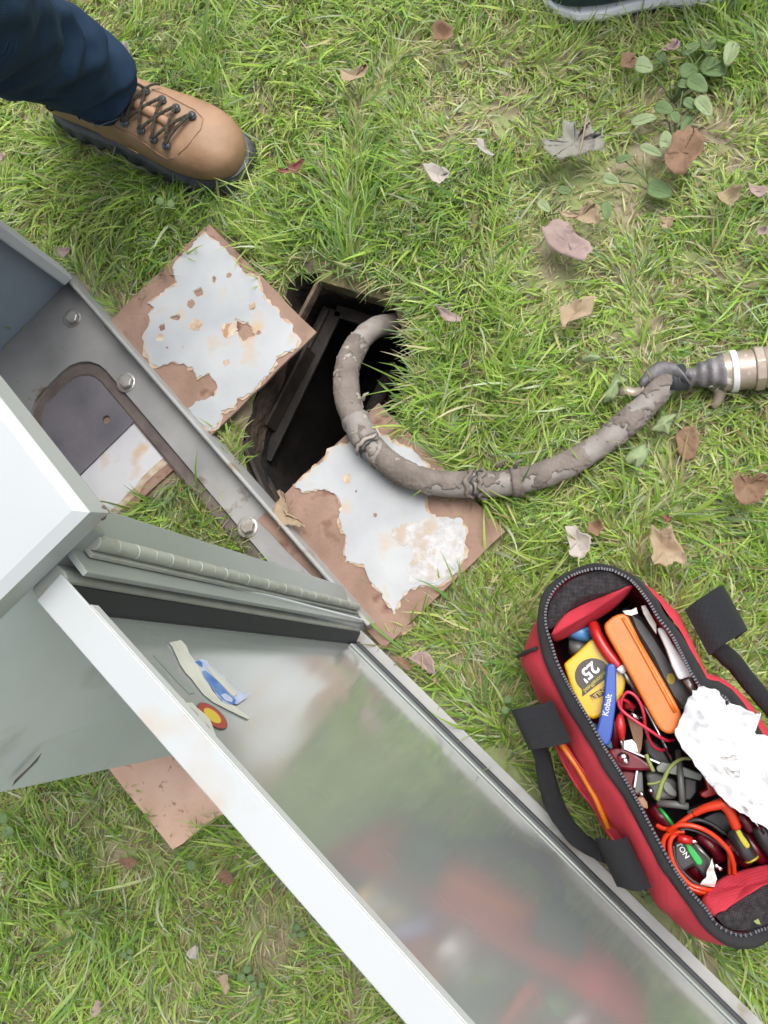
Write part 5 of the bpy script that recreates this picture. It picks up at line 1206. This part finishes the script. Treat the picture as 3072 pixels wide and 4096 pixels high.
weed((2690, 590), wv([(1370,480,55,34,0.9,L_lgreen),(1190,490,45,30,0.3),(1100,540,62,24,-0.25,L_lgreen),(1240,530,30,22,1.2),(1310,470,38,24,0.5),(1200,640,34,44,0.2,L_lgreen),(1290,560,50,26,1.9),(1130,680,56,22,0.4,L_lgreen),(1280,380,30,20,0.1)]), 'broad leaved weed clump just above the oval brown leaf', 2)
weed((2620, 780), wv([(1170,860,62,44,0.3),(1010,715,40,16,-0.3),(950,810,40,24,0.3,L_lgreen)]), 'flat green weed with wide leaves below the oval brown leaf', 3, z=0.03)
weed((2180, 870), wv([(740,860,30,20,0.2),(650,930,38,22,0.8,L_lgreen),(930,950,44,24,1.5)]), 'small green weed right of the pit in the thin grass', 4, z=0.03)
dl = lambda pts, lab, s, o=oC, sc=sC: None
def dandelion(center, polys, label, seed):
    c = P(center[0], center[1], 0.0)
    t = thing('dandelion_plant', c, label, 'weed', 'jagged leaved plants along the hose')
    for i, poly in enumerate(polys):
        w = [P(x, y, 0.04) for x, y in densify(cv(poly, oC, sC), 3, 4, seed + i)]; cc = sum(w, Vector()) / len(w)
        fan('leaf', w, cc, L_lgreen, t, 4, zf=lambda u, q: 0.005 * noise.noise(q * 35) - 0.01 * u, thick=0.0004)
    return t
dandelion((2440, 1560), [[(330,440),(345,420),(310,560),(380,600),(300,640),(295,700),(240,790),(200,810),(110,790),(170,720),(210,640),(260,540)]], 'light green jagged leaf plant left of the torn rubber strap', 1)
dandelion((2400, 1370), [[(-60,380),(20,360),(130,380),(80,420),(-10,440),(-60,430)]], 'light green leaf at the grass left of the jagged plant', 2)
dandelion((2640, 1700), [[(640,990),(680,930),(830,900),(810,970),(780,1010),(760,1110),(690,1080),(590,1080),(580,1050)]], 'light green leaf plant below the hose end', 3)
dandelion((2560, 1830), [[(330,1340),(420,1240),(540,1190),(560,1270),(530,1360),(480,1420),(450,1470),(430,1390),(350,1380)]], 'jagged leaf plant tucked under the hose near its right end', 4)
# clovers
def clover(px, py, R_, label, n=3):
    c = P(px, py, 0); t = thing('clover', c, label, 'clover', 'small clovers in the lawn')
    for k in range(n):
        a = 2 * math.pi * k / n + px
        q = P(px + R_ * math.cos(a), py + R_ * math.sin(a), 0.045)
        wl = [P(px + R_ * math.cos(a) + R_ * 0.8 * math.cos(b), py + R_ * math.sin(a) + R_ * 0.8 * math.sin(b), 0.045) for b in [2 * math.pi * j_ / 9 for j_ in range(9)]]
        fan('leaf', wl, q, L_green, t, 2, thick=0.0003)
        tube('leaf_stalk', [c, q - Vector((0, 0, 0.002))], 0.0009, L_green, t, n=5)
clover(510, 3820, 16, 'small clover near the bottom left corner')
clover(1190, 3730, 20, 'dark clover against the white door edge')
clover(985, 3900, 22, 'clover at the bottom centre in the dry patch')
clover(1030, 3950, 20, 'clover beside the dry patch nearest the bottom edge')
clover(20, 3300, 30, 'round leaved clover at the left edge', 2)
clover(2025, 2820, 22, 'round leaved clover left of the bag', 2)
clover(2570, 3590, 26, 'round pale clover leaf under the bag wall near the door', 1)
clover(735, 3465, 28, 'pale round clover leaf right below the bare plate', 1)
clover(250, 3560, 24, 'pale round clover leaf in the lower left lawn', 1)
clover(660, 810, 22, 'clover just below the boot sole', 2)

# ------------------------------------------------------------------ grass
def inpoly(x, y, poly):
    inside = np.zeros(x.shape, bool); n = len(poly); j = n - 1
    for i in range(n):
        xi, yi = poly[i][0], poly[i][1]; xj, yj = poly[j][0], poly[j][1]
        c = ((yi > y) != (yj > y)) & (x < (xj - xi) * (y - yi) / ((yj - yi) + 1e-12) + xi)
        inside ^= c; j = i
    return inside
def grow(poly, f):
    c = sum((Vector(p) for p in poly), Vector()) / len(poly)
    return [c + (Vector(p) - c).normalized() * ((Vector(p) - c).length + f) for p in poly]
heel_o, BXD, BYD, BLN = Vector((heel.x, heel.y, 0)), bx_, by_, BL
SO = [(-0.02, 0.022), (0.10, 0.044), (0.40, 0.043), (0.70, 0.055), (0.92, 0.048), (1.015, 0.014)]
boot_poly = [heel_o + BXD * (x * BLN) + BYD * w_ for x, w_ in SO] + [heel_o + BXD * (x * BLN) - BYD * w_ for x, w_ in SO[::-1]]
cab_outer = [C(-0.005, -0.006, 0), C(CW + 0.005, -0.006, 0), C(CW + 0.005, CD + 0.003, 0), C(-0.005, CD + 0.003, 0)]
cab_open = [C(0.14, 0.07, 0), C(0.37, 0.07, 0), C(0.37, 0.19, 0), C(0.14, 0.19, 0)]
bag_poly = offs(zw, lambda p: 0.016 + 0.018 * leftness(p), 0.0)
excl = [grow(hole_w, 0.010), csA, csB, csC, boot_poly, bag_poly, [D(-0.01, -0.05, 0), D(DW, -0.05, 0), D(DW, 0.006, 0), D(-0.01, 0.006, 0)]]
def vnoise(x, y, sc, seed):
    """smooth value noise"""
    g = np.random.default_rng(seed).random((256, 256))
    u = x * sc + 100; v = y * sc + 100
    i = np.floor(u).astype(int); j = np.floor(v).astype(int); fu = u - i; fv = v - j
    fu = fu * fu * (3 - 2 * fu); fv = fv * fv * (3 - 2 * fv)
    a = g[i % 256, j % 256]; b = g[(i + 1) % 256, j % 256]; c = g[i % 256, (j + 1) % 256]; d = g[(i + 1) % 256, (j + 1) % 256]
    return (a * (1 - fu) + b * fu) * (1 - fv) + (c * (1 - fu) + d * fu) * fv
patches = [(2330, 800, .10, -1), (2480, 760, .06, -1), (2620, 480, .07, -1), (1870, 420, .09, -1), (2780, 560, .05, -1), (2200, 1050, .06, -1), (1650, 1180, .05, -.5), (2760, 1800, .05, -1), (1000, 830, .05, -1), (2650, 1250, .07, -.5), (1130, 3800, .06, -.8), (480, 3420, .05, -.6), (1100, 3700, .04, -.5), (2400, 3700, .05, -.3), (1750, 350, .05, -.5),
           (1150, 900, .09, 1), (1350, 950, .08, 1), (1850, 1450, .12, 1), (700, 800, .10, .8), (2900, 150, .10, .8), (650, 2100, .10, .6), (1700, 780, .08, .7), (900, 150, .10, .7), (2050, 3100, .08, .6), (250, 3650, .12, .6), (2250, 2080, .08, .6)]
pw_ = [(P(a, b, 0), r, s) for a, b, r, s in patches]
def make_grass(name, n, x0, x1, y0, y1, lmin, lmax, wmin, wmax, seed, segs, label, kind_dry=0.0, hole_r=None, lean=(0.3, 1.2)):
    r = np.random.default_rng(seed)
    x = r.uniform(x0, x1, n); y = r.uniform(y0, y1, n)
    keep = np.ones(n, bool)
    for pl in excl: keep &= ~inpoly(x, y, pl)
    keep &= ~(inpoly(x, y, cab_outer) & ~inpoly(x, y, cab_open))
    if hole_r: keep &= ~((x > hole_r[0]) & (x < hole_r[1]) & (y > hole_r[2]) & (y < hole_r[3]))
    ev = np.zeros(n)
    for c, rad, s in pw_: ev += s * np.exp(-((x - c.x) ** 2 + (y - c.y) ** 2) / (rad * rad))
    cl = vnoise(x, y, 14, 1) * 0.6 + vnoise(x, y, 45, 2) * 0.4
    dens = 0.62 + 0.5 * (cl - 0.5) * 2 + 0.42 * ev
    if kind_dry: dens = 0.6 - 0.35 * ev + 0.6 * (0.5 - cl)
    keep &= r.random(n) < dens
    x, y, ev, cl = x[keep], y[keep], ev[keep], cl[keep]; n = len(x)
    L = r.uniform(lmin, lmax, n) * (1 + 0.35 * np.clip(ev, -1, 1)) * (0.75 + 0.5 * cl)
    Wd = r.uniform(wmin, wmax, n)
    ang = vnoise(x, y, 5, 3) * 6.283 * 1.6 + vnoise(x, y, 22, 4) * 3.5 + r.normal(0, 0.75, n)
    la = r.uniform(lean[0], lean[1], n) * (1.15 - 0.3 * np.clip(ev, -1, 1))
    curl = r.uniform(0.1, 1.3, n)
    side = r.normal(0, 0.5, n)
    K = segs + 1
    V = np.zeros((n, K, 2, 3)); px = x.copy(); py = y.copy(); pz = np.full(n, -0.002)
    tw = r.uniform(-0.9, 0.9, n)
    for k in range(K):
        t = k / segs
        w = Wd * 0.5 * (1 - t ** 2.2) * (0.75 + 0.5 * np.minimum(t * 3, 1)) + 0.00008
        a2 = ang + side * t
        pa = a2 + math.pi / 2 + tw
        sx, sy = np.cos(pa) * w, np.sin(pa) * w; sz = np.sin(tw) * w * 0.5
        V[:, k, 0] = np.stack([px - sx, py - sy, pz - sz], 1); V[:, k, 1] = np.stack([px + sx, py + sy, pz + sz], 1)
        th = la + curl * t
        st = L / segs
        px = px + np.sin(th) * np.cos(a2) * st; py = py + np.sin(th) * np.sin(a2) * st
        pz = pz + np.cos(th) * st
        pz = np.maximum(pz, 0.003 + 0.006 * cl)
    V = V.reshape(-1, 3)
    base = (np.arange(n) * K * 2)[:, None, None]
    ks = np.arange(segs)[None, :, None] * 2
    quad = base + ks + np.array([0, 1, 3, 2])[None, None, :]
    quad = quad.reshape(-1, 4)
    me = bpy.data.meshes.new(name)
    me.vertices.add(len(V)); me.vertices.foreach_set('co', V.ravel().astype(np.float32))
    me.loops.add(quad.size); me.loops.foreach_set('vertex_index', quad.ravel().astype(np.int32))
    me.polygons.add(len(quad)); me.polygons.foreach_set('loop_start', (np.arange(len(quad)) * 4).astype(np.int32))
    me.polygons.foreach_set('loop_total', np.full(len(quad), 4, np.int32))
    me.update(calc_edges=True)
    me.polygons.foreach_set('use_smooth', np.ones(len(quad), bool))
    # blade colours
    pal = np.array([[0.225, 0.385, 0.06], [0.305, 0.455, 0.075], [0.39, 0.50, 0.12], [0.46, 0.52, 0.21], [0.15, 0.285, 0.08], [0.26, 0.35, 0.18], [0.42, 0.47, 0.31]])
    dry = np.array([[0.42, 0.40, 0.18], [0.36, 0.33, 0.15], [0.48, 0.46, 0.27], [0.30, 0.24, 0.12]])
    big = vnoise(x, y, 7, 9)
    pr_ = np.clip(np.stack([1.0 + 0 * big, 1.2 + 0 * big, 1.3 * big + .2, 0.9 * big - 0.3 * ev, 0.8 * (1 - big) + 0.3 * ev, 0.6 * (1 - big), 0.35 + 0 * big], 1), 0.02, 9); pr_ /= pr_.sum(1, keepdims=True)
    ci = (pr_.cumsum(1) < r.random((n, 1))).sum(1).clip(0, 6)
    colr = pal[ci]
    isd = r.random(n) < (0.07 - 0.10 * ev + 0.12 * (1 - cl) if not kind_dry else kind_dry)
    colr[isd] = dry[r.integers(0, 4, isd.sum())]
    colr = colr * r.uniform(0.72, 1.25, (n, 1))
    cv_ = np.ones((n, K, 2, 4), np.float32); cv_[..., :3] = colr[:, None, None, :]
    # blade foot paler, as real blades are
    cv_[:, 0, :, :3] = cv_[:, 0, :, :3] * 0.6 + np.array([0.30, 0.28, 0.16]) * 0.4
    at = me.color_attributes.new('blade', 'FLOAT_COLOR', 'POINT'); at.data.foreach_set('color', cv_.ravel())
    me.materials.append(M_grass)
    o = bpy.data.objects.new(name, me); COL.objects.link(o)
    return tag(o, label, 'grass', kind='stuff')
M_grass = bpy.data.materials.new('grass_blades'); M_grass.use_nodes = True
n_ = M_grass.node_tree; b_ = n_.nodes['Principled BSDF']; b_.inputs['Roughness'].default_value = 0.42; b_.inputs['Specular IOR Level'].default_value = 0.45
at_ = n_.nodes.new('ShaderNodeAttribute'); at_.attribute_name = 'blade'
tr_ = n_.nodes.new('ShaderNodeBsdfTranslucent'); ms_ = n_.nodes.new('ShaderNodeMixShader'); ms_.inputs[0].default_value = 0.42
n_.links.new(at_.outputs['Color'], b_.inputs['Base Color']); n_.links.new(at_.outputs['Color'], tr_.inputs['Color'])
n_.links.new(b_.outputs[0], ms_.inputs[1]); n_.links.new(tr_.outputs[0], ms_.inputs[2]); n_.links.new(ms_.outputs[0], n_.nodes['Material Output'].inputs['Surface'])
X0, X1, Y0, Y1 = -1.35, 0.5, -0.75, 1.5
make_grass('lawn_grass', 225000, X0, X1, Y0, Y1, 0.018, 0.052, 0.0013, 0.0027, 1, 4, 'short green lawn grass around the pit and cabinet')
make_grass('long_grass', 12000, X0, X1, Y0, Y1, 0.05, 0.09, 0.0022, 0.0038, 2, 5, 'longer uncut grass blades standing out of the lawn', lean=(0.3, 1.0))
make_grass('dry_grass', 75000, X0, X1, Y0, Y1, 0.02, 0.06, 0.0010, 0.0022, 3, 3, 'dry straw coloured clippings lying in the lawn', kind_dry=0.85, lean=(0.9, 1.5))
make_grass('outer_lawn_grass', 60000, -3.4, 2.6, -2.8, 3.6, 0.05, 0.09, 0.005, 0.009, 4, 3, 'lawn grass further out around the work area', hole_r=(X0, X1, Y0, Y1))
# blades hanging over the rim of the pit
def rim_grass():
    r = random.Random(5); parts = []; cols = []
    m = len(hole_w)
    for i in range(520):
        k = r.randrange(m); p = hole_w[k].lerp(hole_w[(k + 1) % m], r.random())
        out = (p - hc).normalized()
        if inpoly(np.array([p.x]), np.array([p.y]), csA)[0] or inpoly(np.array([p.x]), np.array([p.y]), csB)[0]: continue
        if inpoly(np.array([p.x]), np.array([p.y]), cab_outer)[0]: continue
        p = p + out * r.uniform(0.0, 0.03)
        L = r.uniform(0.02, 0.06) * (1.1 if out.x > 0.3 else 0.8); a = math.atan2(-out.y, -out.x) + r.gauss(0, 0.7)
        w = r.uniform(0.0010, 0.0017); z = 0.0; th = r.uniform(0.5, 1.1); cu = r.uniform(0.3, 1.3)
        vs = []; q = Vector((p.x, p.y, 0.0))
        for s in range(6):
            t = s / 5; ww = w * (1 - t ** 2) + 0.0001
            sd_ = Vector((-math.sin(a), math.cos(a), 0)) * ww
            vs += [q - sd_, q + sd_]
            an = th + cu * t; q = q + Vector((math.sin(an) * math.cos(a), math.sin(an) * math.sin(a), math.cos(an))) * (L / 5)
        parts.append((vs, [(2 * s, 2 * s + 1, 2 * s + 3, 2 * s + 2) for s in range(5)]))
        c = r.choice([(0.15, 0.25, 0.04), (0.20, 0.30, 0.06), (0.28, 0.34, 0.12), (0.12, 0.2, 0.05), (0.38, 0.34, 0.17)])
        cols += [c + (1,)] * 12
    vs, fs = [], []
    for v, f in parts:
        k = len(vs); vs += v; fs += [tuple(i + k for i in ff) for ff in f]
    me = bpy.data.meshes.new('rim_grass'); me.from_pydata([tuple(v) for v in vs], [], fs)
    at = me.color_attributes.new('blade', 'FLOAT_COLOR', 'POINT'); at.data.foreach_set('color', np.array(cols, np.float32).ravel())
    me.materials.append(M_grass); o = bpy.data.objects.new('rim_grass', me); COL.objects.link(o)
    tag(o, 'grass blades hanging over the edge of the pit', 'grass', kind='stuff')
rim_grass()
